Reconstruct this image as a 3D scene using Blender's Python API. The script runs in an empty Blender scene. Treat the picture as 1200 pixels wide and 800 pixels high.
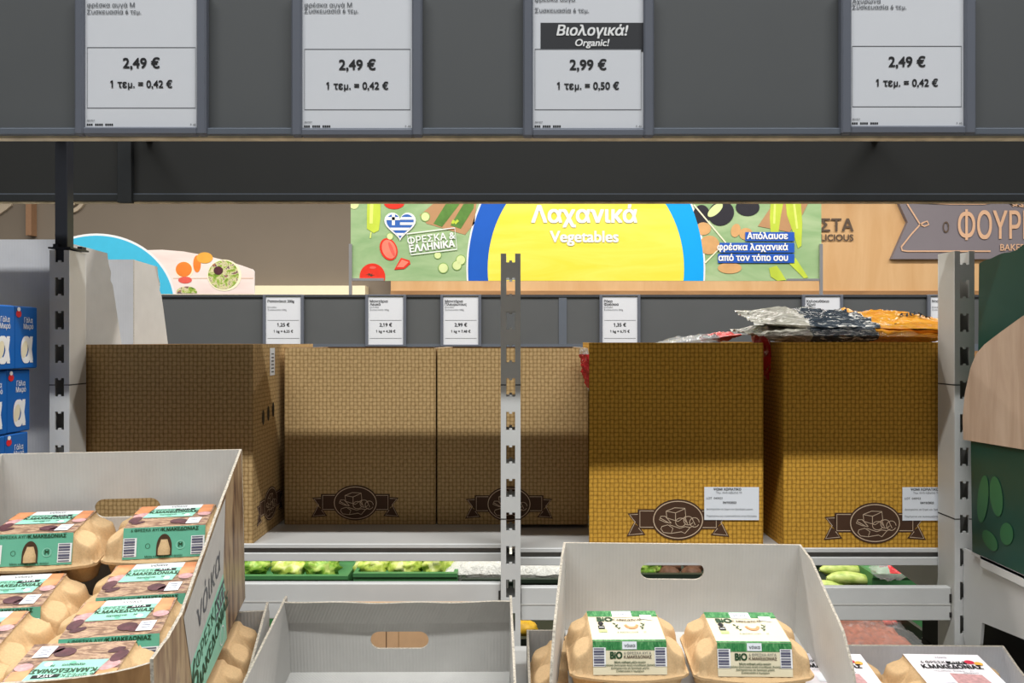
import bpy, math, random
from mathutils import Vector, Matrix, Euler, noise, geometry
C = bpy.context.scene
COL = C.collection
R = math.radians
PI = math.pi
# ------------------------------------------------------------------ camera, world, lights
F = 900.0          # focal length in pixels of the 1200 x 800 frame
CAMH = 1.5
cam = bpy.data.objects.new('camera', bpy.data.cameras.new('camera'))
COL.objects.link(cam)
cam.location = (0, 0, CAMH)
cam.rotation_euler = (R(90), 0, 0)
cam.data.sensor_width = 36.0
cam.data.lens = 36.0 * F / 1200.0
cam.data.clip_start = 0.02
C.camera = cam
C.view_settings.view_transform = 'Standard'
C.view_settings.look = 'None'
C.view_settings.gamma = 1.0
C.view_settings.use_curve_mapping = False
C.view_settings.exposure = 0.0
w = bpy.data.worlds.new('world')
C.world = w
w.use_nodes = True
w.node_tree.nodes['Background'].inputs[0].default_value = (1.0, 0.99, 0.98, 1)
w.node_tree.nodes['Background'].inputs[1].default_value = 0.07

def area(name, loc, sx, sy, power, col, rot=(0, 0, 0)):
    l = bpy.data.lights.new(name, 'AREA')
    l.shape = 'RECTANGLE'
    l.size = sx
    l.size_y = sy
    l.energy = power
    l.color = col
    o = bpy.data.objects.new(name, l)
    o.location = loc
    o.rotation_euler = rot
    COL.objects.link(o)
    return o

area('aisle_lamp', (0.4, -1.80, 7.0), 9.0, 0.12, 1040, (0.98, 1.0, 1.0), (R(-24), 0, 0))
area('produce_lamp', (0.2, 2.15, 3.4), 6.0, 0.15, 125, (1.0, 0.94, 0.88))
area('wall_lamp', (0.2, 4.5, 3.3), 9.0, 0.15, 160, (1.0, 0.93, 0.86))

# ------------------------------------------------------------------ materials
def lin(c):
    out = []
    for v in c:
        v = v / 255.0
        out.append(v / 12.92 if v <= 0.04045 else ((v + 0.055) / 1.055) ** 2.4)
    return (out[0], out[1], out[2], 1.0)

MATS = {}
class NT:
    def __init__(s, name, rough=0.6, metal=0.0, spec=0.5):
        s.m = bpy.data.materials.new(name)
        s.m.use_nodes = True
        s.t = s.m.node_tree
        s.b = s.t.nodes['Principled BSDF']
        s.b.inputs['Roughness'].default_value = rough
        s.b.inputs['Metallic'].default_value = metal
        s.b.inputs['Specular IOR Level'].default_value = spec
        s.co = s.t.nodes.new('ShaderNodeTexCoord').outputs['Object']
    def link(s, a, b):
        s.t.links.new(a, b)
    def put(s, sock, v):
        if hasattr(v, 'is_linked'):
            s.link(v, sock)
        else:
            sock.default_value = v
    def math(s, op, a, b=0.0, c=0.0):
        n = s.t.nodes.new('ShaderNodeMath')
        n.operation = op
        s.put(n.inputs[0], a); s.put(n.inputs[1], b); s.put(n.inputs[2], c)
        return n.outputs[0]
    def sep(s, v):
        n = s.t.nodes.new('ShaderNodeSeparateXYZ')
        s.link(v, n.inputs[0])
        return n.outputs
    def scale(s, v, sc):
        n = s.t.nodes.new('ShaderNodeMapping')
        s.link(v, n.inputs[0])
        n.inputs['Scale'].default_value = sc
        return n.outputs[0]
    def noise(s, v, sc, det=3.0, ro=0.55, dist=0.0):
        n = s.t.nodes.new('ShaderNodeTexNoise')
        s.link(v, n.inputs['Vector'])
        n.inputs['Scale'].default_value = sc
        n.inputs['Detail'].default_value = det
        n.inputs['Roughness'].default_value = ro
        n.inputs['Distortion'].default_value = dist
        return n.outputs[0]
    def ramp(s, f, stops, interp='LINEAR'):
        n = s.t.nodes.new('ShaderNodeValToRGB')
        s.link(f, n.inputs[0])
        n.color_ramp.interpolation = interp
        e = n.color_ramp.elements
        e[0].position, e[0].color = stops[0][0], stops[0][1]
        e[1].position, e[1].color = stops[-1][0], stops[-1][1]
        for p, c in stops[1:-1]:
            x = e.new(p); x.color = c
        return n.outputs[0]
    def mix(s, f, a, b, mode='MIX'):
        n = s.t.nodes.new('ShaderNodeMix')
        n.data_type = 'RGBA'; n.blend_type = mode
        s.put(n.inputs[0], f); s.put(n.inputs[6], a); s.put(n.inputs[7], b)
        return n.outputs[2]
    def bump(s, h, strength=0.3, dist=0.001):
        n = s.t.nodes.new('ShaderNodeBump')
        n.inputs['Strength'].default_value = strength
        n.inputs['Distance'].default_value = dist
        s.link(h, n.inputs['Height'])
        s.link(n.outputs[0], s.b.inputs['Normal'])
    def base(s, v):
        s.put(s.b.inputs['Base Color'], v)

def mul(c, k):
    return (c[0] * k, c[1] * k, c[2] * k, 1)

def plain(name, rgb, rough=0.6, metal=0.0, var=0.06, sc=40.0, spec=0.4):
    n = NT(name, rough, metal, spec)
    c = lin(rgb)
    f = n.noise(n.co, sc, 3)
    n.base(n.ramp(f, [(0.25, mul(c, 1 - var)), (0.75, mul(c, 1 + var))]))
    MATS[name] = n.m
    return n

def wood(name, a, b, scale, rough=0.5, grain=30.0):
    n = NT(name, rough, 0, 0.3)
    v = n.scale(n.co, scale)
    f = n.noise(v, grain, 5, 0.6, 0.6)
    n.base(n.ramp(f, [(0.3, lin(a)), (0.7, lin(b))]))
    MATS[name] = n.m

def weave(name, rgb, dark, pitch=0.0072):
    n = NT(name, 0.75, 0, 0.15)
    x, y, z = n.sep(n.co)
    u = n.math('ADD', x, y)
    wob = n.math('MULTIPLY', n.math('SUBTRACT', n.noise(n.co, 90, 3), 0.5), 0.0036)
    U = n.math('MULTIPLY', n.math('ADD', u, wob), PI / pitch)
    V = n.math('MULTIPLY', n.math('ADD', z, wob), PI / pitch)
    su, sv = n.math('SINE', U), n.math('SINE', V)
    chk = n.math('GREATER_THAN', n.math('MULTIPLY', su, sv), 0.0)
    au = n.math('POWER', n.math('ABSOLUTE', su), 0.42)
    av = n.math('POWER', n.math('ABSOLUTE', sv), 0.34)
    g = n.math('MULTIPLY', n.math('MULTIPLY', au, av), n.math('ADD', 0.84, n.math('MULTIPLY', chk, 0.16)))
    g = n.math('ADD', g, n.math('MULTIPLY', n.math('SUBTRACT', n.noise(n.scale(n.co, (1, 1, 1)), 170, 3, 0.7), 0.5), 0.9))
    c = lin(rgb); d = lin(dark)
    n.base(n.ramp(g, [(0.15, d), (0.75, c), (1.0, mul(c, 1.15))]))
    MATS[name] = n.m

def corrugated(name, rgb, axis=0, amt=0.35, pitch=0.0045):
    n = NT(name, 0.6, 0, 0.3)
    x, y, z = n.sep(n.co)
    u = n.math('ADD', x, y)
    wv = n.math('SINE', n.math('MULTIPLY', u, 2 * PI / pitch))
    nz = n.noise(n.scale(n.co, (1, 1, 0.12)), 220, 3)
    h = n.math('ADD', n.math('MULTIPLY', wv, 0.5), nz)
    c = lin(rgb)
    n.base(n.ramp(n.math('ADD', n.math('MULTIPLY', wv, 0.05), n.noise(n.co, 25, 3)),
                  [(0.2, mul(c, 0.93)), (0.8, mul(c, 1.05))]))
    n.bump(h, amt, 0.0006)
    MATS[name] = n.m

def photo(name, stops, sc=(1, 1, 1), freq=60, dist=0.5, rough=0.4):
    n = NT(name, rough, 0, 0.4)
    f = n.noise(n.scale(n.co, sc), freq, 4, 0.6, dist)
    n.base(n.ramp(f, [(p, lin(c)) for p, c in stops]))
    MATS[name] = n.m
    return n

plain('fascia_grey', (84, 86, 87), 0.5, 0, 0.03, 8)
plain('rail_grey', (92, 98, 107), 0.4, 0, 0.03, 20)
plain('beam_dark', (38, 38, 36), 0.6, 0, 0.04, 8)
plain('beam_lip', (40, 42, 43), 0.5)
plain('black_steel', (46, 48, 54), 0.4, 0.2)
plain('black', (18, 18, 19), 0.6)
plain('frame_grey', (98, 102, 112), 0.42, 0, 0.02, 30)
plain('frame_dark', (60, 62, 66), 0.5)
plain('paper', (212, 214, 219), 0.55, 0, 0.01)
plain('ink', (24, 25, 28), 0.6, 0, 0.02)
plain('ink_grey', (92, 95, 100), 0.6, 0, 0.02)
plain('band_dark', (44, 45, 49), 0.6, 0, 0.02)
n = plain('steel', (208, 208, 206), 0.42, 0.0, 0.04, 14)
plain('steel_side', (200, 198, 192), 0.45, 0.0, 0.04, 14)
plain('seam', (52, 50, 48), 0.8)
plain('shelf_grey', (190, 188, 184), 0.35, 0.0, 0.04, 10)
plain('shelf_recess', (110, 108, 105), 0.5)
plain('edge_pale', (215, 200, 170), 0.5, 0, 0.4, 25)  # pale mottled tone for the thin strips along the fascia lower edges
weave('sack_tan', (190, 160, 113), (140, 110, 68), 0.0066)
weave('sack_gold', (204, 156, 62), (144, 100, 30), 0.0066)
plain('sack_brown', (150, 118, 78), 0.75, 0, 0.1, 40)
plain('emblem_brown', (74, 48, 30), 0.7, 0, 0.05)
plain('emblem_line', (214, 188, 160), 0.7, 0, 0.05)
plain('kraft', (203, 165, 126), 0.75, 0, 0.06, 60)
plain('edge_kraft', (190, 168, 138), 0.8, 0, 0.3, 500)
plain('edge_white', (176, 168, 154), 0.8, 0, 0.45, 420)
corrugated('case_white', (207, 205, 201), 0, 0.16)
corrugated('case_grey', (184, 182, 178), 0, 0.35)
corrugated('case_cool', (202, 202, 205), 0, 0.15)
n = plain('pulp', (204, 172, 130), 0.85, 0, 0.10, 500, 0.15)
n.bump(n.noise(n.co, 900, 3), 0.35, 0.0006)
plain('pulp_dark', (70, 48, 30), 0.9)
plain('white', (236, 236, 236), 0.5, 0, 0.015)
plain('sticker', (236, 240, 246), 0.45, 0, 0.01)
plain('mint', (104, 178, 150), 0.45, 0, 0.03, 60)
plain('mint_pale', (146, 208, 184), 0.45, 0, 0.03, 60)
plain('bar', (92, 92, 112), 0.5)
plain('egg_orange', (226, 148, 100), 0.45, 0, 0.25, 60)
plain('plum', (84, 44, 52), 0.5, 0, 0.4, 150)
photo('label_wood', [(0.32, (70, 46, 42)), (0.46, (140, 106, 82)), (0.56, (188, 158, 128)), (0.68, (124, 78, 74))], (0.28, 1, 1), 150, 1.0)
photo('case_wood', [(0.28, (70, 52, 46)), (0.45, (138, 110, 84)), (0.6, (176, 152, 118)), (0.75, (112, 86, 82))], (1.0, 1.0, 0.16), 60, 0.4)
photo('front_wood', [(0.3, (120, 84, 50)), (0.7, (178, 138, 92))], (1, 1, 0.2), 50, 0.4)
plain('cream', (228, 218, 188), 0.5, 0, 0.02)
photo('bio_green', [(0.35, (40, 104, 58)), (0.5, (62, 136, 78)), (0.66, (120, 176, 118))], (1.0, 0.35, 0.35), 260, 1.0)
plain('ink_green', (38, 74, 46), 0.5)
plain('arc_orange', (222, 150, 104), 0.5)
plain('lime', (190, 220, 140), 0.5)
plain('magenta', (196, 44, 70), 0.5)
plain('amber', (238, 172, 70), 0.5)
plain('pale_rose', (238, 232, 236), 0.5, 0, 0.02)
plain('rose_photo', (196, 150, 150), 0.5, 0, 0.3, 200)
plain('milk_blue', (18, 96, 176), 0.35, 0, 0.05, 20)
plain('milk_edge', (12, 70, 140), 0.35)
plain('red', (214, 40, 46), 0.4)
plain('salmon', (228, 96, 84), 0.5, 0, 0.1)
plain('wall_grey', (126, 116, 103), 0.8, 0, 0.03, 3)
plain('wall_cream', (250, 240, 205), 0.6, 0, 0.02)
wood('wall_wood', (205, 160, 108), (222, 184, 136), (0.6, 0.6, 0.12), 0.5, 9)
wood('trim_wood', (150, 112, 74), (172, 132, 90), (0.3, 1, 1), 0.5, 12)
wood('panel_wood', (172, 146, 124), (196, 172, 150), (1, 1, 0.12), 0.5, 45)
plain('post_wood', (150, 116, 88), 0.6)
plain('sign_slate', (128, 122, 128), 0.6, 0, 0.03, 5)
plain('sign_copper', (222, 180, 146), 0.5, 0, 0.05)
plain('letter_dark', (92, 76, 62), 0.6)
plain('logo_beige', (190, 176, 154), 0.7)
photo('board_green', [(0.3, (132, 168, 116)), (0.55, (162, 188, 140)), (0.75, (182, 200, 156))], (0.5, 1, 1.5), 6, 0.6)
photo('sun_yellow', [(0.35, (238, 222, 72)), (0.6, (244, 230, 96))], (0.3, 1, 2.0), 6, 1.0)
plain('royal_blue', (28, 92, 190), 0.45, 0, 0.06, 8)
plain('sky_blue', (10, 165, 240), 0.45, 0, 0.02, 8)
plain('flag_blue', (52, 100, 178), 0.5)
plain('text_blue', (36, 88, 184), 0.5)
plain('pepper', (190, 208, 70), 0.45, 0, 0.15, 10)
plain('pepper_light', (220, 232, 120), 0.45)
plain('cucumber', (92, 134, 62), 0.45, 0, 0.25, 25)
plain('slice', (214, 226, 160), 0.5, 0, 0.05)
plain('slice_rim', (130, 168, 90), 0.5)
plain('tomato', (226, 56, 40), 0.4, 0, 0.1)
plain('tomato_cut', (236, 132, 110), 0.45, 0, 0.15, 20)
plain('potato', (212, 164, 108), 0.6, 0, 0.12, 20)
plain('aubergine', (50, 48, 54), 0.4)
plain('board_brown', (184, 140, 98), 0.6, 0, 0.1, 10)
plain('leaf_print', (64, 66, 50), 0.6)
plain('cyan', (70, 186, 220), 0.45, 0, 0.03)
photo('board_pink', [(0.35, (236, 214, 206)), (0.65, (250, 236, 228))], (0.4, 1, 2), 5, 0.3)
plain('orange_fruit', (246, 134, 52), 0.5, 0, 0.15, 20)
photo('salad', [(0.3, (70, 110, 40)), (0.45, (150, 178, 70)), (0.55, (226, 214, 170)), (0.62, (90, 70, 90)), (0.75, (226, 150, 70))], (1, 1, 1), 45, 0.5)
plain('alu', (178, 178, 180), 0.35, 0.6, 0.03)
n = plain('case_green', (26, 66, 56), 0.3, 0, 0.12, 6)
plain('case_leaf', (44, 98, 62), 0.4)
plain('plastic_green', (70, 126, 76), 0.45, 0, 0.08)
plain('plastic_dark', (36, 48, 36), 0.5)
photo('lettuce', [(0.3, (120, 160, 50)), (0.5, (196, 214, 96)), (0.7, (236, 240, 170))], (1, 1, 1), 30, 0.8)
photo('lettuce_green', [(0.3, (70, 120, 40)), (0.5, (132, 176, 62)), (0.7, (200, 216, 120))], (1, 1, 1), 30, 0.8)
photo('zucchini', [(0.3, (120, 152, 60)), (0.5, (180, 196, 104)), (0.7, (204, 212, 136))], (0.4, 1, 1), 60, 0.3)
plain('zucchini_tip', (84, 100, 44), 0.6)
plain('brown_veg', (92, 62, 42), 0.7, 0, 0.3, 60)
plain('rusty', (138, 68, 34), 0.5, 0, 0.45, 90)
plain('lemon', (230, 184, 44), 0.5, 0, 0.2, 40)
plain('leek', (226, 226, 206), 0.5, 0, 0.15, 40)
n = NT('film', 0.18, 0, 0.6)
n.base((0.82, 0.82, 0.8, 1)); n.b.inputs['Alpha'].default_value = 0.3
n.bump(n.noise(n.co, 60, 4, 0.6, 1.5), 0.8, 0.006)
MATS['film'] = n.m
for nm, al, co in (('film_milky', 0.72, (0.80, 0.80, 0.74, 1)), ('film_clear', 0.12, (0.7, 0.7, 0.7, 1))):
    n = NT(nm, 0.22, 0, 0.5)
    n.base(co); n.b.inputs['Alpha'].default_value = al
    n.bump(n.noise(n.co, 60, 4, 0.6, 1.5), 0.9, 0.008)
    MATS[nm] = n.m
def bag(name, a, b, glint=0.63):
    n = NT(name, 0.25, 0, 0.6)
    f = n.noise(n.scale(n.co, (0.5, 1.6, 1.6)), 55, 4, 0.6, 2.0)
    n.base(n.ramp(f, [(0.35, lin(a)), (glint - 0.04, lin(b)), (glint, lin((226, 220, 210))), (0.8, lin((240, 236, 230)))]))  # upper pale stops paint crinkle highlights into the bag colour
    n.bump(f, 0.8, 0.004)
    MATS[name] = n.m
bag('bag_orange', (226, 140, 30), (246, 176, 52), 0.70)
bag('bag_navy', (34, 42, 52), (60, 70, 78), 0.60)
bag('bag_silver', (120, 116, 104), (190, 184, 168), 0.60)
bag('bag_red', (196, 30, 38), (222, 60, 60), 0.72)
plain('floor', (120, 116, 110), 0.4, 0, 0.05, 4)
plain('table_dark', (52, 50, 47), 0.7)
# ------------------------------------------------------------------ mesh builder
def W(px, py, Z):
    return Vector(((px - 600.0) * Z / F, Z, CAMH + (400.0 - py) * Z / F))
def fr(o, ux, uy, nn):
    o, ux, uy, nn = Vector(o), Vector(ux), Vector(uy), Vector(nn)
    return lambda x, y, z=0.0: o + ux * x + uy * y + nn * z
def face_cam(o):                      # a vertical plane facing the camera side (-Y)
    return fr(o, (1, 0, 0), (0, 0, 1), (0, -1, 0))

TXT = {}
def area2(P):
    return 0.5 * sum(P[k - 1][0] * P[k][1] - P[k][0] * P[k - 1][1] for k in range(len(P)))
def raw_text(s, shear):
    """outline every stroke of the text, fill each outer contour with its own holes"""
    k = (s, shear)
    if k in TXT: return TXT[k]
    cu = bpy.data.curves.new('t', 'FONT')
    cu.body = s; cu.size = 1.0; cu.shear = shear
    cu.align_x = 'LEFT'; cu.align_y = 'CENTER'
    ob = bpy.data.objects.new('t', cu)
    COL.objects.link(ob)
    dg = bpy.context.evaluated_depsgraph_get()
    cc = ob.evaluated_get(dg).to_curve(dg)
    loops = []
    for sp in cc.splines:
        P = []
        if sp.type == 'BEZIER':
            bp = sp.bezier_points
            for q in range(len(bp)):
                a, b = bp[q], bp[(q + 1) % len(bp)]
                if (a.handle_right - a.co).length < 1e-4 and (b.handle_left - b.co).length < 1e-4:
                    P.append((a.co.x, a.co.y)); continue
                for t in geometry.interpolate_bezier(a.co, a.handle_right, b.handle_left, b.co, 5)[:-1]:
                    P.append((t.x, t.y))
        else:
            P = [(p.co[0], p.co[1]) for p in sp.points]
        Q = [P[0]]
        for p in P[1:]:
            if abs(p[0] - Q[-1][0]) + abs(p[1] - Q[-1][1]) > 1e-4: Q.append(p)
        if len(Q) > 2 and abs(area2(Q)) > 1e-6: loops.append(Q)
    ob.evaluated_get(dg).to_curve_clear()
    bpy.data.objects.remove(ob); bpy.data.curves.remove(cu)
    vs, fs = [], []
    if loops:
        V2, E2 = [], []
        for P in loops:
            n = len(V2)
            V2 += [Vector(p) for p in P]
            E2 += [(n + q, n + (q + 1) % len(P)) for q in range(len(P))]
        ov, oe, of, _a, _b, _c = geometry.delaunay_2d_cdt(V2, E2, [], 0, 1e-5)
        bb = [(min(p[0] for p in P), max(p[0] for p in P), min(p[1] for p in P), max(p[1] for p in P)) for P in loops]
        vs = [(v.x, v.y, 0) for v in ov]
        for f in of:
            x = sum(ov[q].x for q in f) / len(f); y = sum(ov[q].y for q in f) / len(f)
            wn = 0
            for P, (xa, xb, ya, yb) in zip(loops, bb):
                if xa < x < xb and ya < y < yb:
                    for q in range(len(P)):
                        (x0, y0), (x1, y1) = P[q - 1], P[q]
                        if (y0 > y) != (y1 > y) and x < (x1 - x0) * (y - y0) / (y1 - y0) + x0: wn += 1 if y1 > y0 else -1
            if wn: fs.append(tuple(f))
    TXT[k] = (vs, fs)
    return TXT[k]
TX2 = {}
def text_mesh(s, bold, shear, align):
    k = (s, bold, shear, align)
    if k in TX2: return TX2[k]
    vs, fs = raw_text(s, shear)
    vs, fs = list(vs), list(fs)
    if '1' in s:                     # the figure one gets its flag
        o, _ = raw_text('1', shear)
        top, x0 = max(p[1] for p in o), min(p[0] for p in o)
        bw = max(p[0] for p in o) - x0
        for i, ch in enumerate(s):
            if ch == '1':
                xr = max(p[0] for p in raw_text(s[:i + 1], shear)[0]) - bw
                n = len(vs)
                vs += [(xr + 0.01, top, 1), (xr - 0.13, top - 0.11, 1), (xr - 0.13, top - 0.20, 1), (xr + 0.01, top - 0.12, 1)]
                fs.append((n, n + 1, n + 2, n + 3))
    xa, xb = min(p[0] for p in vs), max(p[0] for p in vs)
    dx = -xa if align == 'LEFT' else (-xb if align == 'RIGHT' else -(xa + xb) / 2)
    vs = [(x + dx, y, z) for x, y, z in vs]
    if bold > 0.003:
        n = len(vs)
        V, Q = [], []
        for j, (ox, oy) in enumerate(((-1, -0.8), (1, -0.8), (-1, 0.8), (1, 0.8), (0, 0))):
            V += [(x + ox * bold * 1.15, y + oy * bold * 1.15, j * 3 + z) for x, y, z in vs]
            Q += [tuple(i + j * n for i in f) for f in fs]
        vs, fs = V, Q
    TX2[k] = (vs, fs)
    return TX2[k]

class MB:
    def __init__(s):
        s.v = []; s.f = []; s.m = []; s.names = []
    def mi(s, m):
        if m not in s.names: s.names.append(m)
        return s.names.index(m)
    def face(s, pts, m):
        b = len(s.v)
        s.v += [Vector(p) for p in pts]
        s.f.append(tuple(range(b, b + len(pts)))); s.m.append(s.mi(m))
    def raw(s, vs, fs, m):
        b = len(s.v)
        s.v += [Vector(p) for p in vs]
        i = s.mi(m)
        for f in fs:
            s.f.append(tuple(b + k for k in f)); s.m.append(i)
    def box(s, a, b, m, bev=0.0):
        x0, y0, z0 = a; x1, y1, z1 = b
        if bev <= 0:
            vs = [(x, y, z) for x in (x0, x1) for y in (y0, y1) for z in (z0, z1)]
            s.raw(vs, [(0, 1, 3, 2), (4, 6, 7, 5), (0, 4, 5, 1), (2, 3, 7, 6), (0, 2, 6, 4), (1, 5, 7, 3)], m)
            return
        e = bev
        vs = []; idx = {}
        for i, x in enumerate((x0, x1)):
            for j, y in enumerate((y0, y1)):
                for k, z in enumerate((z0, z1)):
                    dx, dy, dz = (e, -e)[i], (e, -e)[j], (e, -e)[k]
                    for t, p in enumerate(((x, y + dy, z + dz), (x + dx, y, z + dz), (x + dx, y + dy, z))):
                        idx[(i, j, k, t)] = len(vs); vs.append(p)
        fs = []
        I = lambda i, j, k, t: idx[(i, j, k, t)]
        for i in (0, 1):
            fs.append((I(i,0,0,0), I(i,0,1,0), I(i,1,1,0), I(i,1,0,0)))
            fs.append((I(0,i,0,1), I(1,i,0,1), I(1,i,1,1), I(0,i,1,1)))
            fs.append((I(0,0,i,2), I(0,1,i,2), I(1,1,i,2), I(1,0,i,2)))
        for a_ in (0, 1):
            for b_ in (0, 1):
                fs.append((I(0,a_,b_,1), I(1,a_,b_,1), I(1,a_,b_,2), I(0,a_,b_,2)))
                fs.append((I(a_,0,b_,0), I(a_,1,b_,0), I(a_,1,b_,2), I(a_,0,b_,2)))
                fs.append((I(a_,b_,0,0), I(a_,b_,1,0), I(a_,b_,1,1), I(a_,b_,0,1)))
        for i in (0, 1):
            for j in (0, 1):
                for k in (0, 1):
                    fs.append((I(i,j,k,0), I(i,j,k,1), I(i,j,k,2)))
        s.raw(vs, fs, m)
    def poly(s, pts, fn, m, off=0.0):
        s.face([fn(x, y, off) for x, y in pts], m)
    def prism(s, pts, fn, z0, z1, m0, m1=None, ms=None):
        m1 = m1 or m0; ms = ms or m0
        a = [fn(x, y, z0) for x, y in pts]; b = [fn(x, y, z1) for x, y in pts]
        s.face(a[::-1], m0); s.face(b, m1)
        k = len(pts)
        for i in range(k):
            j = (i + 1) % k
            s.face([a[i], a[j], b[j], b[i]], ms)
    def line(s, pts, wd, fn, m, off=0.0, closed=False):
        P = [Vector((p[0], p[1])) for p in pts]
        k = len(P)
        L = []; Rr = []
        for i in range(k):
            a = P[(i - 1) % k] if (i > 0 or closed) else P[i]
            b = P[(i + 1) % k] if (i < k - 1 or closed) else P[i]
            d = b - a
            if d.length < 1e-9: d = Vector((1, 0))
            d.normalize()
            q = Vector((-d.y, d.x)) * wd * 0.5
            L.append(P[i] + q); Rr.append(P[i] - q)
        for i in range(k if closed else k - 1):
            j = (i + 1) % k
            s.face([fn(L[i].x, L[i].y, off), fn(L[j].x, L[j].y, off), fn(Rr[j].x, Rr[j].y, off), fn(Rr[i].x, Rr[i].y, off)], m)
    def text(s, t, size, fn, x, y, m, align='CENTER', bold=0.0, shear=0.0, off=0.0006, sx=1.0, rot=0.0):
        vs, fs = text_mesh(t, bold, shear, align)
        c, q = math.cos(rot), math.sin(rot)
        pts = []
        for a, b, j in vs:
            a, b = a * size * sx, b * size
            pts.append(fn(x + a * c - b * q, y + a * q + b * c, off + j * 1.2e-5))
        s.raw(pts, fs, m)
    def tube(s, pts, r, m, n=10, cap=True):
        pts = [Vector(p) for p in pts]
        rings = []
        for i, p in enumerate(pts):
            d = (pts[min(i + 1, len(pts) - 1)] - pts[max(i - 1, 0)]).normalized()
            u = d.cross(Vector((0, 0, 1)))
            if u.length < 1e-3: u = d.cross(Vector((0, 1, 0)))
            u.normalize(); v = d.cross(u)
            rr = r[i] if isinstance(r, (list, tuple)) else r
            rings.append([p + (u * math.cos(2 * PI * k / n) + v * math.sin(2 * PI * k / n)) * rr for k in range(n)])
        b = len(s.v); i_ = s.mi(m)
        for g in rings: s.v += g
        for i in range(len(rings) - 1):
            for k in range(n):
                s.f.append((b + i * n + k, b + i * n + (k + 1) % n, b + (i + 1) * n + (k + 1) % n, b + (i + 1) * n + k)); s.m.append(i_)
        if cap:
            s.f.append(tuple(b + k for k in range(n))); s.m.append(i_)
            s.f.append(tuple(b + (len(rings) - 1) * n + k for k in range(n))); s.m.append(i_)
    def grid(s, nu, nv, fn, m):
        b = len(s.v)
        for j in range(nv + 1):
            for i in range(nu + 1):
                s.v.append(Vector(fn(i / nu, j / nv)))
        for j in range(nv):
            for i in range(nu):
                a = b + j * (nu + 1) + i
                mm = m(i / nu, j / nv) if callable(m) else m
                s.f.append((a, a + 1, a + nu + 2, a + nu + 1)); s.m.append(s.mi(mm))
    def build(s, name, parent=None, loc=None, rot=None, smooth=False):
        me = bpy.data.meshes.new(name)
        me.from_pydata([tuple(v) for v in s.v], [], s.f)
        for nm in s.names: me.materials.append(MATS[nm])
        me.polygons.foreach_set('material_index', s.m)
        if smooth: me.polygons.foreach_set('use_smooth', [True] * len(s.f))
        me.update()
        o = bpy.data.objects.new(name, me)
        COL.objects.link(o)
        if parent: o.parent = parent
        if loc is not None: o.location = loc
        if rot is not None: o.rotation_euler = rot
        return o

def tag(o, label=None, cat=None, group=None, kind=None):
    if label: o['label'] = label
    if cat: o['category'] = cat
    if group: o['group'] = group
    if kind: o['kind'] = kind
    return o
def thing(name, label, cat, loc=(0, 0, 0), rot=(0, 0, 0), group=None):
    o = bpy.data.objects.new(name, None)
    o.empty_display_size = 0.05
    COL.objects.link(o)
    o.location = loc; o.rotation_euler = rot
    return tag(o, label, cat, group)
def struct(mb, name):
    return tag(mb.build(name), kind='structure')
def copy_tree(o, parent=None):
    c = o.copy(); COL.objects.link(c)
    if parent: c.parent = parent
    for ch in list(o.children): copy_tree(ch, c)
    return c
def ell(cx, cy, rx, ry, n=28, rot=0.0, a0=0.0, a1=360.0):
    out = []
    full = abs(a1 - a0) >= 359.9
    k = n if full else n + 1
    for i in range(k):
        a = R(a0 + (a1 - a0) * i / n)
        x, y = rx * math.cos(a), ry * math.sin(a)
        c, q = math.cos(R(rot)), math.sin(R(rot))
        out.append((cx + x * c - y * q, cy + x * q + y * c))
    return out
def clip(pts, x0, y0, x1, y1):
    def cut(P, ins, inter):
        o = []
        for i in range(len(P)):
            a, b = P[i - 1], P[i]
            if ins(b):
                if not ins(a): o.append(inter(a, b))
                o.append(b)
            elif ins(a): o.append(inter(a, b))
        return o
    def ix(v): return lambda a, b: (v, a[1] + (b[1] - a[1]) * (v - a[0]) / (b[0] - a[0]))
    def iy(v): return lambda a, b: (a[0] + (b[0] - a[0]) * (v - a[1]) / (b[1] - a[1]), v)
    for ins, it in ((lambda p: p[0] >= x0, ix(x0)), (lambda p: p[0] <= x1, ix(x1)), (lambda p: p[1] >= y0, iy(y0)), (lambda p: p[1] <= y1, iy(y1))):
        if not pts: return pts
        pts = cut(pts, ins, it)
    return pts

# ------------------------------------------------------------------ the setting
b = MB(); b.box((-5, -2.0, -0.05), (5, 6.4, 0), 'floor'); struct(b, 'floor')
b = MB(); b.box((-6.5, 6.0, 0), (6.5, 6.1, 4.2), 'wall_grey'); struct(b, 'wall_back')
ZW = 5.85
b = MB()
xw = W(458, 0, ZW).x
b.box((xw, ZW, 1.5 + 0.385), (6.4, 6.0, 4.0), 'wall_wood')
struct(b, 'trim_1')
b = MB(); b.box((xw - 0.0, ZW - 0.02, 1.0), (6.4, 6.0, 1.5 + 0.385), 'trim_wood'); struct(b, 'trim_2')
b = MB(); b.box((W(300, 0, 5.9).x - 1.2, 5.86, 1.60), (W(429, 0, 5.9).x, 6.0, W(0, 335, 5.9).z), 'wall_cream'); struct(b, 'trim_3')
b = MB(); b.box((W(32, 0, 5.95).x, 5.93, W(0, 276, 5.95).z), (W(38.5, 0, 5.95).x, 6.0, 3.2), 'post_wood'); struct(b, 'trim_4')

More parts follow.
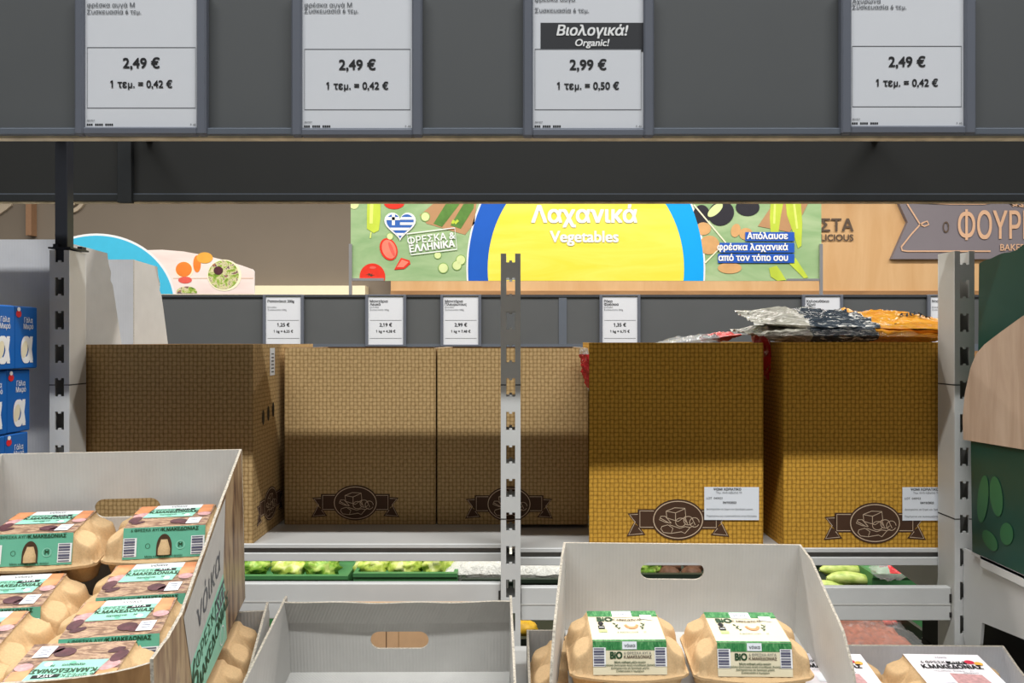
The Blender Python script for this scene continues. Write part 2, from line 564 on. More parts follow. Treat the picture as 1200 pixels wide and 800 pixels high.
# logo outlines on the grey wall
def pxf(Z, off=0.0):                # pixels of a plane facing the camera side -> the plane
    return lambda x, y, z=0.0: W(x, y, Z) + Vector((0, -z - off, 0))
f6 = pxf(5.995)
t = thing('wall_emblem', 'beige ringed round emblem on the grey back wall behind the black pole', 'emblem', W(83, 225, 6))
m = Matrix.Translation(-t.location)
def lf(fn, o):                      # express a world-space plane in the local frame of an unrotated root
    L = Vector(o.location)
    return lambda x, y, z=0.0: fn(x, y, z) - L
g = lf(f6, t)
b = MB()
for r0, r1 in ((20, 16.5), (13.5, 11)):
    for i in range(40):
        a0, a1 = 2 * PI * i / 40, 2 * PI * (i + 1) / 40
        b.prism([(83 + r0 * math.cos(a0), 225 + r0 * math.sin(a0) * 1.25), (83 + r0 * math.cos(a1), 225 + r0 * math.sin(a1) * 1.25),
                 (83 + r1 * math.cos(a1), 225 + r1 * math.sin(a1) * 1.25), (83 + r1 * math.cos(a0), 225 + r1 * math.sin(a0) * 1.25)], g, -0.003, 0.02, 'logo_beige')
b.build('emblem_rings', t)
t = thing('wall_emblem', 'beige rounded wedge emblem at the far left of the grey back wall', 'emblem', W(0, 240, 6))
g = lf(f6, t)
b = MB(); b.prism([(-40, 225), (16, 225), (15, 241), (9, 246), (0, 252), (-40, 262)], g, -0.003, 0.02, 'logo_beige'); b.build('emblem_wedge', t)

# wooden-wall lettering and bakery sign
fw = pxf(ZW)
t = thing('wall_lettering', 'dark raised lettering reading ΕΣΤΑ over ELICIOUS on the wooden wall', 'lettering', W(965, 285, ZW))
g = lf(fw, t)
gy = lambda x, y, z=0.0: g(x, -y, z)   # text frame: y up
b = MB()
b.text('ΖΕΣΤΑ', 20, gy, 999, -265, 'letter_dark', 'RIGHT', 0.02, off=0.012)
b.text('DELICIOUS', 10.5, gy, 999, -279, 'letter_dark', 'RIGHT', 0.02, off=0.012)
b.build('letters', t)
t = thing('bakery_sign', 'slate ribbon-shaped bakery sign with copper outline and letters on wooden wall', 'sign', W(1200, 304, ZW))
g = lf(fw, t); gy = lambda x, y, z=0.0: g(x, -y, z)
b = MB(); b.prism([(1040, 215), (1061, 261), (1042, 304), (1420, 304), (1400, 261), (1420, 215)], g, -0.001, 0.035, 'sign_slate'); b.build('sign_board', t)
b = MB()
b.line([(1056, 228), (1060, 240), (1075, 264), (1080, 266), (1085, 264), (1083, 260), (1078, 262), (1074, 265), (1064, 276), (1053, 290), (1054, 294), (1060, 295), (1157, 295)], 1.7, g, 'sign_copper', 0.042)
b.build('outline', t); b = MB()
b.line([(1060, 238), (1110, 240), (1150, 240), (1160, 238), (1166, 234)], 1.6, g, 'sign_copper', 0.042)
b.build('outline', t); b = MB()
for k in range(5):
    b.line([(1176 + k * 6, 236), (1184 + k * 6, 243)], 1.4, g, 'sign_copper', 0.042)
b.line([(1174, 235), (1182, 241), (1200, 244), (1240, 244)], 1.6, g, 'sign_copper', 0.042)
b.build('wheat_ear', t)
b = MB()
b.text('Ο', 17, gy, 1105, -268, 'letter_dark', bold=0.01, off=0.042, sx=0.62)
b.text('ΦΟΥΡΝΟΣ', 44, gy, 1119, -267, 'sign_copper', 'LEFT', 0.012, off=0.044, sx=0.58)
b.text('BAKERY', 11, gy, 1168, -291, 'sign_copper', 'LEFT', 0.01, off=0.044, sx=0.9)
b.build('letters', t)

# ------------------------------------------------------------------ far produce fixture: fascia, signs, banner
ZF = 3.12
b = MB()
zt, zb = W(0, 347, ZF).z, W(0, 408, ZF).z
t = thing('sign_fascia', 'long grey sign strip behind the cardboard boxes under the vegetable banner', 'fascia', (0, ZF, zb))
b.box((-2.4, 0.0, 0.0), (0.205, 0.03, zt - zb - 0.004), 'fascia_grey'); b.box((0.215, 0.0, 0.0), (2.6, 0.03, zt - zb - 0.004), 'fascia_grey')
b.build('panel', t)
b = MB(); b.box((-2.4, -0.006, zt - zb - 0.004), (2.6, 0.032, zt - zb + 0.006), 'frame_dark'); b.build('top_rail', t)
b = MB(); b.box((-2.4, -0.008, -0.01), (2.6, 0.0, 0.018), 'rail_grey'); b.build('bottom_rail', t)
b = MB(); b.box((0.19, -0.004, 0.018), (0.222, 0.0, zt - zb - 0.004), 'rail_grey'); b.build('joint_strip', t)
for x in (-2.2, 0.2, 2.4):
    b = MB(); b.box((x - 0.02, 0.031, -zb), (x + 0.02, 0.07, 0.15), 'beam_dark'); b.build('support_post', t)

def price_sign(x0, x1, ytop, ybot, Z, paper, lines, small, label, group, extra=None, deep=0.012):
    """x0,x1: frame edges; ybot: frame bottom (pixels at depth Z); paper: (x0,x1,ytop,ybot)"""
    Zf = Z - deep * 0.7              # depth of the sign's visible front
    c = W((x0 + x1) / 2, ybot, Zf); c.y = Z
    t = thing('price_sign', label, 'price sign', c, (0, 0, 0), group)
    k = Zf / F
    Wd, H = (x1 - x0) * k, (ybot - ytop) * k
    px0, px1 = (paper[0] - (x0 + x1) / 2) * k, (paper[1] - (x0 + x1) / 2) * k
    pz0, pz1 = (ybot - paper[3]) * k, (ybot - paper[2]) * k
    b = MB()
    e = 0.002 if not small else 0.0015
    b.box((-Wd / 2, -deep, 0), (px0, 0, H), 'frame_grey', e); b.box((px1, -deep, 0), (Wd / 2, 0, H), 'frame_grey', e)
    b.box((px0 - 0.001, -deep + 0.0005, 0), (px1 + 0.001, 0, pz0), 'frame_grey', e)
    b.box((px0 - 0.001, -deep + 0.0005, pz1), (px1 + 0.001, 0, H), 'frame_grey', e)
    b.build('frame', t)
    b = MB(); b.box((px0, -deep * 0.55, pz0), (px1, -0.002, pz1), 'paper'); b.build('card', t)
    b = MB()
    fn = fr(((px0 + px1) / 2, -deep * 0.55, pz0), (1, 0, 0), (0, 0, 1), (0, -1, 0))
    pw = px1 - px0; ph = pz1 - pz0
    lines(b, fn, pw, ph)
    b.build('lettering', t)
    return t

def near_lines(top_lines, price, unit, organic=False):
    def go(b, fn, pw, ph):
        # heights above the card's lower edge in metres, taken from the photograph at 0.965 m
        s = 0.965 / F
        b.line([(-pw / 2 + 2.5 * s, 23 * s), (pw / 2 - 2.5 * s, 23 * s), (pw / 2 - 2.5 * s, 94 * s), (-pw / 2 + 2.5 * s, 94 * s)], 0.8 * s, fn, 'ink_grey', 0.0003, True)
        b.text(price, 16.6 * s, fn, 0, 75 * s, 'ink', bold=0.018)
        b.text(unit, 12.0 * s, fn, 0, 50.5 * s, 'ink', bold=0.018, sx=0.97)
        for y, tx in top_lines:
            b.text(tx, 7.5 * s, fn, -pw / 2 + 2.5 * s, y * s, 'ink_grey', 'LEFT', 0.004)
        for k in range(13):
            if k % 5 != 3: b.poly([(-pw / 2 + (2 + k * 2.4) * s, 2.2 * s), (-pw / 2 + (3.9 + k * 2.4) * s, 2.2 * s), (-pw / 2 + (3.9 + k * 2.4) * s, 4.6 * s), (-pw / 2 + (2 + k * 2.4) * s, 4.6 * s)], fn, 'ink', 0.0003)
        b.text('001027', 3.0 * s, fn, -pw / 2 + 2.5 * s, 8 * s, 'ink', 'LEFT')
        b.text('P  A5', 3.0 * s, fn, pw / 2 - 2 * s, 3.4 * s, 'ink', 'RIGHT')
        if organic:
            b.poly([(-pw / 2 + 9 * s, 94.4 * s), (pw / 2, 94.4 * s), (pw / 2, 125 * s), (-pw / 2 + 9 * s, 125 * s)], fn, 'band_dark', 0.0003)
            b.poly([(pw / 2 - 2.2 * s, 91 * s), (pw / 2, 91 * s), (pw / 2, 95 * s), (pw / 2 - 2.2 * s, 95 * s)], fn, 'band_dark', 0.0003)
            b.text('Βιολογικά!', 16.8 * s, fn, 5 * s, 115 * s, 'white', bold=0.022, shear=0.2, off=0.0009)
            b.text('Organic!', 11.6 * s, fn, 5 * s, 101 * s, 'white', bold=0.02, shear=0.2, off=0.0009)
    return go

GN = 'price signs on the near sign strip'
GF = 'price signs on the far sign strip'
def far_lines(name, price, unit, nm2=None):
    def go(b, fn, pw, ph):
        s = ZF / F
        b.text(name, 4.2 * s, fn, -pw / 2 + 2 * s, ph - 6 * s, 'ink', 'LEFT', 0.02)
        if nm2: b.text(nm2, 4.2 * s, fn, -pw / 2 + 2 * s, ph - 9.6 * s, 'ink', 'LEFT', 0.02)
        for k in range(2):
            b.text('Συσκευασία 500g' if k else 'Ελλάδα', 2.8 * s, fn, -pw / 2 + 2 * s, ph - (13 + 3 * k) * s, 'ink_grey', 'LEFT')
        b.line([(-pw / 2 + 2 * s, ph - 28 * s), (pw / 2 - 2 * s, ph - 28 * s)], 0.35 * s, fn, 'ink_grey', 0.0008)
        b.line([(-pw / 2 + 2 * s, ph - 49 * s), (pw / 2 - 2 * s, ph - 49 * s)], 0.35 * s, fn, 'ink_grey', 0.0008)
        b.text(price, 5.6 * s, fn, 0, ph - 33.5 * s, 'ink', bold=0.02, off=0.0008)
        b.text(unit, 4.2 * s, fn, 0, ph - 41 * s, 'ink', bold=0.015, off=0.0008)
    return go
for x, p, u, nm, n2, lab in (
        (332, '1,25 €', '1 kg = 6,25 €', 'Ραπανάκια 200g', None, 'small price sign reading 1,25 € on the far grey strip'),
        (452, '2,19 €', '1 kg = 4,38 €', 'Μανιτάρια', 'Λευκά', 'small price sign reading 2,19 € on the far grey strip'),
        (540, '2,99 €', '1 kg = 7,48 €', 'Μανιτάρια', 'Πλευρώτους', 'small price sign reading 2,99 € on the far grey strip'),
        (726.5, '1,35 €', '1 kg = 6,75 €', 'Ρόκα', 'Φρέσκια', 'small price sign reading 1,35 € right of the centre upright'),
        (964, '1,19 €', '1 kg = 4,76 €', 'Κολοκυθάκια', 'Χύμα', 'small price sign half hidden behind the orange and navy bags'),
        (1111, '1,79 €', '1 kg = 3,58 €', 'Ντομάτες', None, 'small price sign cut off by the right steel upright')):
    price_sign(x - 24, x + 24, 345, 406, ZF - 0.006, (x - 20.5, x + 20.5, 347, 403.5), far_lines(nm, p, u, n2), True, lab, GF)

# hanging vegetable banner standing on the far strip
ZB = 3.16
fb = pxf(ZB)
t = thing('vegetable_banner', 'wide green, yellow and blue vegetable banner reading Λαχανικά above the far strip', 'banner', W(686, 347, ZB))
g = lf(fb, t); gy = lambda x, y, z=0.0: g(x, -y, z)
X0, X1, Y0, Y1 = 411, 962.5, 186, 329
b = MB(); b.prism([(X0, Y0), (X1, Y0), (X1, Y1), (X0, Y1)], g, -0.008, 0.0, 'white', 'board_green', 'alu'); b.build('board', t)
b = MB()
cl = lambda p: clip(p, X0, Y0, X1, Y1)
o1 = cl(ell(686.5, 315, 140, 167, 96)); o2 = cl(ell(686.5, 315, 138, 165, 96)); inn = cl(ell(686.5, 315, 115, 130, 96))
b.poly(o1, g, 'white', 0.001)
b.poly(clip(o2, X0, Y0, 686.5, Y1), g, 'royal_blue', 0.002); b.poly(clip(o2, 686.5, Y0, X1, Y1), g, 'sky_blue', 0.002)
b.poly(inn, g, 'sun_yellow', 0.003)
b.build('printed_disc', t)
b = MB()
b.text('Λαχανικά', 27, gy, 684.5, -252.5, 'white', bold=0.026, off=0.005)
b.text('Vegetables', 18.5, gy, 684.5, -278, 'white', bold=0.024, off=0.005)
b.build('title_lettering', t)
# left printed produce
b = MB()
def e_(cx, cy, rx, ry, m, off, rot=0): b.poly(cl(ell(cx, cy, rx, ry, 24, rot)), g, m, off)
b.poly(cl([(492, 252), (520, 228), (560, 222), (556, 262), (545, 275), (500, 262)]), g, 'board_brown', 0.001)
e_(415, 238, 6, 7, 'slice', 0.0015); e_(462, 238, 12, 7, 'tomato', 0.0015)
b.poly(cl([(431, 225), (446, 225), (446, 255), (444, 270), (438, 273), (430, 268), (430, 250)]), g, 'pepper', 0.0015)
b.poly(cl([(434, 228), (438, 228), (437, 262), (433, 262)]), g, 'pepper_light', 0.002)
b.line([(435, 272), (434, 279)], 1.5, g, 'pepper_light', 0.002)
b.poly(cl([(508, 262), (528, 230), (545, 226), (538, 240), (518, 266)]), g, 'cucumber', 0.0015)
b.poly(cl([(528, 264), (545, 236), (556, 232), (555, 244), (540, 268)]), g, 'cucumber', 0.0017)
for q in (0, 1): b.line([(530 + 3 * q, 262), (532 + 5 * q, 258)], 3, g, 'pepper', 0.0025)
for cx, cy, r in ((498.5, 254, 5.6), (519.5, 314, 6.2), (535.5, 311, 5.8), (540, 304.5, 6.0), (513, 299, 4.5), (457, 277, 4.2)):
    e_(cx, cy, r, r * 1.02, 'slice_rim', 0.0016 + cx * 1e-7); e_(cx, cy, r * 0.85, r * 0.87, 'slice', 0.0021 + cx * 1e-7)
e_(455.5, 292, 10, 13.5, 'tomato', 0.0017, -22); e_(456, 292, 8, 11.5, 'tomato_cut', 0.0021, -22); e_(459, 292, 2, 9, 'salmon', 0.0024, -22)
b.poly([(462, 316), (470, 302), (480, 305), (481, 309), (474, 315)], g, 'tomato', 0.0018); b.poly([(465, 313), (471, 304), (479, 307), (473, 313)], g, 'tomato_cut', 0.0022)
b.poly(cl(ell(436.5, 324, 15, 15.5, 30)), g, 'tomato', 0.0017); b.poly(cl(ell(437, 313.5, 4, 1.6, 16)), g, 'salmon', 0.0021)
for a in range(0, 360, 60):
    b.poly(cl([(434, 322), (434 + 6 * math.cos(R(a)), 322 + 2.4 * math.sin(R(a))), (434 + 2 * math.cos(R(a + 40)), 322 + 1.4 * math.sin(R(a + 40)))]), g, 'leaf_print', 0.0024)
b.build('printed_vegetables', t)
b = MB()
# right printed produce
e_(822, 252, 10, 12, 'aubergine', 0.0016); e_(824, 268, 9, 7.5, 'potato', 0.0018); e_(831, 287, 12, 11, 'potato', 0.0019, -10)
b.line([(813, 240), (850, 284), (826, 308)], 1.6, g, 'wall_cream', 0.0023)
e_(845, 250, 15.5, 14, 'aubergine', 0.0018, -30); e_(838, 246, 5, 11, 'slice', 0.0021, 48)
e_(876, 243, 14, 10, 'aubergine', 0.0018); e_(862, 270, 5.5, 8, 'potato', 0.0018, 15); e_(874, 274, 8, 7, 'potato', 0.0019)
b.poly(cl([(888, 265), (905, 240), (915, 232), (950, 232), (940, 252), (925, 272)]), g, 'board_brown', 0.0014)
b.poly(cl([(903, 232), (919, 232), (915, 252), (912, 273), (903, 276), (902, 255)]), g, 'pepper', 0.0018)
b.poly(cl([(920, 232), (938, 232), (940, 262), (939, 288), (935, 291), (929, 272), (922, 252)]), g, 'pepper', 0.0018)
b.line([(908, 234), (907, 262)], 2.5, g, 'pepper_light', 0.0022); b.line([(930, 236), (934, 268)], 2.5, g, 'pepper_light', 0.0022)
b.poly(cl([(922, 306), (932, 302), (947, 325), (942, 326)]), g, 'pepper', 0.0017); b.poly([(901, 314), (910, 311), (915, 318), (921, 328), (911, 329), (903, 324)], g, 'pepper', 0.0017)
e_(855, 314, 14, 6.5, 'potato', 0.0017)
b.build('printed_vegetables', t)
b = MB()
# heart shaped flag and framed stamp
def heart(cx, cy, s, n=40):
    out = []
    for i in range(n):
        a = 2 * PI * i / n
        out.append((cx + s * 16 * math.sin(a) ** 3 / 16, cy - s * (13 * math.cos(a) - 5 * math.cos(2 * a) - 2 * math.cos(3 * a) - math.cos(4 * a)) / 16))
    return out
H1 = heart(469, 263, 18.5); H2 = heart(469, 263, 16)
b.poly(H1, g, 'white', 0.004); b.poly(H2, g, 'flag_blue', 0.0045)
for k in range(4):
    yy = 254.5 + k * 6.2
    b.poly(clip(H2, 469 if k < 2 else 440, yy, 500, yy + 3.0), g, 'white', 0.005)
b.poly(clip(H2, 459.5, 240, 463, 264), g, 'white', 0.0052); b.poly(clip(H2, 440, 254.5, 469, 258), g, 'white', 0.0052)
b.build('printed_flag', t)
b = MB()
b.line([(477, 274), (533, 267), (535.5, 292), (482, 298.5)], 1.2, g, 'white', 0.0042, True)
b.text('ΦΡΕΣΚΑ &', 11.2, gy, 505.5, -279.5, 'white', bold=0.012, off=0.0044, rot=R(7))
b.text('ΕΛΛΗΝΙΚΑ', 11.2, gy, 506.5, -289, 'white', bold=0.03, off=0.0044, rot=R(7), sx=0.95)
b.build('stamp_lettering', t)
b = MB()
for x0, x1, y0, y1, tx, xx in ((873, 930.5, 272, 282.5, 'Απόλαυσε', 922.5), (843, 930.5, 284.5, 296, 'φρέσκα λαχανικά', 922.5), (841, 930.5, 297.5, 308, 'από τον τόπο σου', 922.5)):
    b.poly([(x0, y0), (x1, y0), (x1, y1), (x0, y1)], g, 'text_blue', 0.004)
    b.text(tx, 10.4, gy, xx, -(y0 + y1) / 2 + 0.3, 'white', 'RIGHT', 0.03, off=0.006, sx=0.94)
b.build('slogan_lettering', t)
b = MB()
b.box(tuple(g(409.5, 346.5, 0.003)), tuple(g(413, 286, 0.012)), 'alu'); b.build('frame_post', t)
b = MB(); b.box(tuple(g(959.5, 346.5, 0.003)), tuple(g(963, 286, 0.012)), 'alu'); b.build('frame_post', t)
b = MB(); b.box(tuple(g(413, 329, 0.0)), tuple(g(450, 326, 0.008)), 'alu'); b.build('frame_clip', t)
b = MB(); b.box(tuple(g(922, 329, 0.0)), tuple(g(960, 326.5, 0.008)), 'alu'); b.build('frame_clip', t)

# curved blue and food board, left end of the far strip
t = thing('food_board', 'curved blue board with printed fruit and salad on the far strip', 'sign', W(190, 344.5, 3.14))
g = lf(pxf(3.14), t)
b = MB()
outl = [(60, 344.5)] + [(60 + 0, 340)] + ell(113, 357, 92, 82, 40, 0, 180, 316)[6:] 
outl = [(22, 344.5)] + [(113 + 92 * math.cos(R(a)), 357 + 82 * math.sin(R(a))) for a in range(190, 306, 4)]
right = [(170, 293), (190, 292.5), (215, 294.5), (240, 299), (262, 304.5), (282, 310.5), (296, 315.5), (298, 318), (298, 344.5)]
pts = [p for p in outl if p[0] < 168] + right
b.prism(pts, g, -0.006, 0.0, 'white', 'board_pink', 'white'); b.build('board', t)
b = MB()
b.poly(clip(ell(113, 357, 93.5, 83.5, 80), 20, 200, 300, 344.5), g, 'white', 0.0006)
b.poly(clip(ell(113, 357, 91, 81, 80), 20, 200, 300, 344.5), g, 'cyan', 0.0012); b.build('blue_disc', t)
b = MB()
cb = lambda p: clip(p, 200, 280, 297, 343.5)
for cx, cy, rx, ry, mm, of in ((216, 316.5, 10.5, 10, 'wall_cream', .0008), (215.5, 315.5, 9.5, 8.8, 'orange_fruit', .0012), (240, 302, 9.5, 6.5, 'amber', .0012), (231, 309, 4.5, 10, 'orange_fruit', .001), (217, 328, 8, 4, 'salmon', .001),
                           (263, 322.5, 20, 18.5, 'wall_cream', .0010), (262, 322, 18, 17, 'salad', .0014), (219, 342, 12, 6.5, 'salad', .0012), (256, 317, 5.5, 5, 'plum', .0018)):
    b.poly(cb(ell(cx, cy, rx, ry, 24)), g, mm, of)
b.line([(203, 326), (297, 326)], 0.5, g, 'potato', 0.0006)
b.build('printed_food', t)

# ------------------------------------------------------------------ far produce table, crates and vegetables
t = thing('produce_table', 'dark low produce table standing behind the steel shelving', 'table', (0, 2.5, 0))
b = MB(); b.box((-1.9, -0.75, 0.50), (2.0, 0.62, 0.555), 'table_dark'); b.build('table_top', t)
for x in (-1.8, 1.9):
    for y in (-0.68, 0.55):
        b = MB(); b.box((x - 0.03, y - 0.03, 0), (x + 0.03, y + 0.03, 0.5), 'table_dark'); b.build('leg', t)

def crate(x0, x1, z0, zt, y0, y1, mat, label, fz=0.1):
    t = thing('produce_crate', label, 'crate', ((x0 + x1) / 2, y0, z0), group='produce crates on the far table')
    w_, d, h = x1 - x0, y1 - y0, zt - z0
    b = MB()
    b.box((-w_ / 2, 0, 0), (w_ / 2, d, 0.012), mat); b.box((-w_ / 2 + 0.012, 0.012, fz - 0.006), (w_ / 2 - 0.012, d - 0.012, fz), mat)
    b.box((-w_ / 2, 0, 0.012), (w_ / 2, 0.012, h), mat); b.box((-w_ / 2, d - 0.012, 0.012), (w_ / 2, d, h), mat)
    b.box((-w_ / 2, 0.012, 0.012), (-w_ / 2 + 0.012, d - 0.012, h), mat); b.box((w_ / 2 - 0.012, 0.012, 0.012), (w_ / 2, d - 0.012, h), mat)
    b.build('crate_body', t)
    b = MB(); b.box((-w_ / 2, -0.006, h - 0.012), (w_ / 2, 0.0, h), mat); b.build('rim', t)
    b = MB(); b.box((-w_ / 2, d, h - 0.012), (w_ / 2, d + 0.006, h), mat); b.build('rim', t)
    return t
ZT = 0.556
def cx(px, Z): return (px - 600) * Z / F
ZC = 2.45
CR = [(240, 408, 674, 'plastic_green', 'green crate of leafy lettuce behind the printed egg case'),
      (414, 536, 671, 'plastic_green', 'green crate of pale lettuce left of the centre upright'),
      (541, 700, 678, 'plastic_dark', 'dark crate under the wrapped leeks right of the pale lettuce'),
      (706, 850, 672, 'plastic_dark', 'dark crate seen through the handle hole of the organic egg case'),
      (905, 1018, 689, 'plastic_dark', 'dark crate holding the pale zucchini'),
      (1022, 1150, 672, 'plastic_green', 'green crate on the far table beside the zucchini')]
for x0, x1, yt, mm, lab in CR:
    crate(cx(x0, ZC), cx(x1, ZC), ZT, W(0, yt, ZC).z, ZC, ZC + 0.38, mm, lab, W(0, yt, ZC).z - ZT - 0.055)

def blob(rad, seed, mat, amp=0.25, fq=2.2, squash=(1, 1, 0.85), nu=28, nv=18):
    b = MB()
    def fn(u, v):
        a, p = 2 * PI * u, PI * (v - 0.5) * 0.999
        d = Vector((math.cos(a) * math.cos(p), math.sin(a) * math.cos(p), math.sin(p)))
        q = noise.fractal(d * fq + Vector((seed * 3.1, seed * 1.7, 0)), 0.8, 2.0, 4)
        q2 = abs(noise.noise(d * fq * 2.4 + Vector((seed, 0, 0))))
        r = rad * (1 + amp * q - amp * 0.8 * q2)
        return (d.x * r * squash[0], d.y * r * squash[1], d.z * r * squash[2])
    b.grid(nu, nv, fn, mat)
    return b
GL = 'lettuce heads in the far crates'
lets = [blob(0.057, k, 'lettuce', 0.3, 2.6) for k in range(3)]
letg = [blob(0.057, k + 7, 'lettuce_green', 0.32, 2.9) for k in range(2)]
random.seed(5)
lm = [q.build('lettuce', smooth=True) for q in lets] + [q.build('lettuce', smooth=True) for q in letg]
used = set()
def put_lettuce(k, px, Y, z, sc, label):
    o = lm[k]
    if k in used: o = lm[k].copy(); COL.objects.link(o)
    used.add(k)
    o.location = (cx(px, Y), Y, z); o.scale = (sc, sc, sc); o.rotation_euler = (0, 0, random.uniform(0, 6))
    tag(o, label, 'lettuce', GL)
L1 = 'pale lettuce head heaped in the green crate left of the centre upright'
L2 = 'leafy green lettuce head heaped in the green crate behind the printed egg case'
for k, px in enumerate((436, 475, 514)):
    put_lettuce(k % 3, px, ZC + 0.10, W(0, 671, ZC).z - 0.004, 1.0, L1)
    put_lettuce((k + 1) % 3, px + 5, ZC + 0.25, W(0, 671, ZC).z - 0.002, 1.0, L1)
for k, px in enumerate((296, 338, 378)):
    put_lettuce((3, 0, 4)[k], px, ZC + 0.10, W(0, 674, ZC).z - 0.004, 1.0, L2)
    put_lettuce((4, 3, 0)[k], px + 5, ZC + 0.25, W(0, 674, ZC).z, 1.0, L2)
put_lettuce(3, 755, ZC + 0.10, W(0, 672, ZC).z - 0.006, 0.95, 'lettuce head glimpsed through the handle hole of the organic egg case')
bv = blob(0.034, 3, 'brown_veg', 0.2, 1.6, (1.1, 1, 0.8))
b0 = bv.build('beetroot', smooth=True)
for k, (px, dy, dz) in enumerate(((784, .06, -.022), (811, .06, -.022), (838, .06, -.022), (786, .15, -.02), (813, .15, -.02), (840, .15, -.02))):
    o = b0 if k == 0 else b0.copy()
    if k: COL.objects.link(o)
    o.location = (cx(px, ZC + dy), ZC + dy, W(0, 672, ZC).z + dz); o.rotation_euler = (0, 0, k)
    tag(o, 'dark brown root vegetable seen through the organic egg case handle hole', 'root vegetable', 'brown roots in the far crate')
# wrapped leeks: white stems inside a clear plastic bag
t = thing('leek_bag', 'clear plastic bag of white leeks behind the centre upright', 'bag', (cx(596, ZC + 0.12), ZC + 0.14, W(0, 678, ZC).z + 0.004))
for k in range(5):
    b = MB()
    y = -0.06 + 0.03 * k; zz = 0.012 + 0.012 * (k % 2)
    b.tube([(-0.15, y, zz), (-0.05, y + 0.01, zz + 0.012), (0.06, y, zz + 0.014), (0.16, y + 0.02, zz)], [0.014, 0.013, 0.014, 0.018], 'leek', 10)
    b.build('leek', t, smooth=True)
b = MB()
def pil(Lx, Wy, H, seed, amp):
    def f(u, v, sgn):
        x, y = (u - 0.5) * 2, (v - 0.5) * 2
        e = max(0.0, (1 - abs(x) ** 3) * (1 - abs(y) ** 3)) ** 0.55
        q = noise.fractal(Vector((x * 3 + seed, y * 3, sgn)), 0.8, 2.0, 4)
        q2 = abs(noise.noise(Vector((x * 7 + seed, y * 5, sgn * 3))))
        return (x * Lx / 2 + amp * 0.3 * q, y * Wy / 2 + amp * 0.3 * q, sgn * H / 2 * e + amp * e * (q - q2) + amp * 0.25 * q)
    return f
pf = pil(0.42, 0.22, 0.10, 2.0, 0.014)
b.grid(44, 26, lambda u, v: pf(u, v, 1), 'film_milky'); b.grid(44, 26, lambda u, v: pf(u, v, -1), 'film_milky')
b.build('plastic_wrap', t, smooth=True)
# zucchini
def zuc():
    t = thing('zucchini', '', 'zucchini')
    b = MB(); n_ = 9
    b.tube([(-0.1 + 0.2 * k / n_, 0, 0.008 * math.sin(PI * k / n_)) for k in range(n_ + 1)], [0.006, 0.019, 0.024, 0.0255, 0.025, 0.0235, 0.021, 0.018, 0.014, 0.009], 'zucchini', 14)
    b.build('zucchini_body', t, smooth=True)
    b = MB(); b.tube([(0.098, 0, 0), (0.112, 0, 0.001), (0.122, 0, 0.003)], [0.009, 0.0075, 0.009], 'zucchini_tip', 8); b.build('stem', t, smooth=True)
    return t
z0 = zuc()
zs = [(990, 669, 0.10, R(3), 'upper long pale zucchini lying across the other two'), (1000, 680, 0.05, R(-3), 'middle pale zucchini lying against the crate edge'), (972, 690, 0.045, R(4), 'lower left pale zucchini partly hidden by the organic egg case')]
for k, (px, py, dy, rz, lab) in enumerate(zs):
    o = z0 if k == 0 else copy_tree(z0)
    o.location = W(px, py, ZC + dy); o.rotation_euler = (0, R(4), rz); o['label'] = lab; o['category'] = 'zucchini'; o['group'] = 'zucchini in the far crate'
    o.scale = (0.86, 0.86, 0.86)
t = thing('vegetable_pack', 'small red and white wrapped pack beside the zucchini', 'pack', W(1042, 668, ZC - 0.06))
pf = pil(0.10, 0.07, 0.05, 5.0, 0.006)
b = MB(); b.grid(20, 14, lambda u, v: pf(u, v, 1), lambda u, v: 'bag_red' if 0.3 < u < 0.7 else 'film'); b.grid(20, 14, lambda u, v: pf(u, v, -1), 'film'); b.build('wrapper', t, smooth=True)
# low things seen below the rail
ZL = 2.0
crate(cx(925, 1.93), cx(1120, 1.93), ZT, 0.722, 1.93, 2.28, 'plastic_dark', 'dark crate under the film covered tray below the right rail', 0.12)
crate(cx(585, 1.93), cx(700, 1.93), ZT, 0.755, 1.93, 2.28, 'plastic_dark', 'dark crate holding a lemon right of the empty case', 0.165)
t = thing('bread_tray', 'tray of reddish brown vegetables under a clear film below the right rail', 'tray', (cx(1010, ZL), ZL - 0.04, ZT + 0.122))
b = MB(); hh = W(0, 744, ZL).z - ZT - 0.122
b.box((-0.10, 0, 0), (0.13, 0.2, hh * 0.5), 'plastic_dark'); b.build('tray_body', t)
b = MB(); pf = pil(0.22, 0.2, 0.06, 9.0, 0.012)
b.grid(30, 20, lambda u, v: Vector(pf(u, v, 1)) + Vector((0.015, 0.1, hh - 0.026)), 'rusty'); b.grid(30, 20, lambda u, v: Vector(pf(u, v, -1)) + Vector((0.015, 0.1, hh - 0.03)), 'rusty'); b.build('contents', t, smooth=True)
b = MB(); b.grid(30, 20, lambda u, v: Vector(pf(u, v, 1)) * 1.04 + Vector((0.03, 0.1, hh - 0.012)), 'film_clear'); b.build('film_cover', t, smooth=True)
for k, px in enumerate((1040, 1048)):
    o = blob(0.013 if k == 0 else 0.009, k, 'salmon', 0.05, 1.0, (1.1, 1, 1)).build('tomato', smooth=True)
    o.location = W(px, 730, ZL + 0.20)
    tag(o, ('larger' if k == 0 else 'smaller') + ' tomato showing under the right rail', 'tomato')
o = blob(0.032, 4, 'lemon', 0.15, 1.2).build('lemon', smooth=True); o.location = (cx(616, ZL), ZL, ZT + 0.165 + 0.026); tag(o, 'yellow lemon in the dark gap right of the empty case', 'lemon')

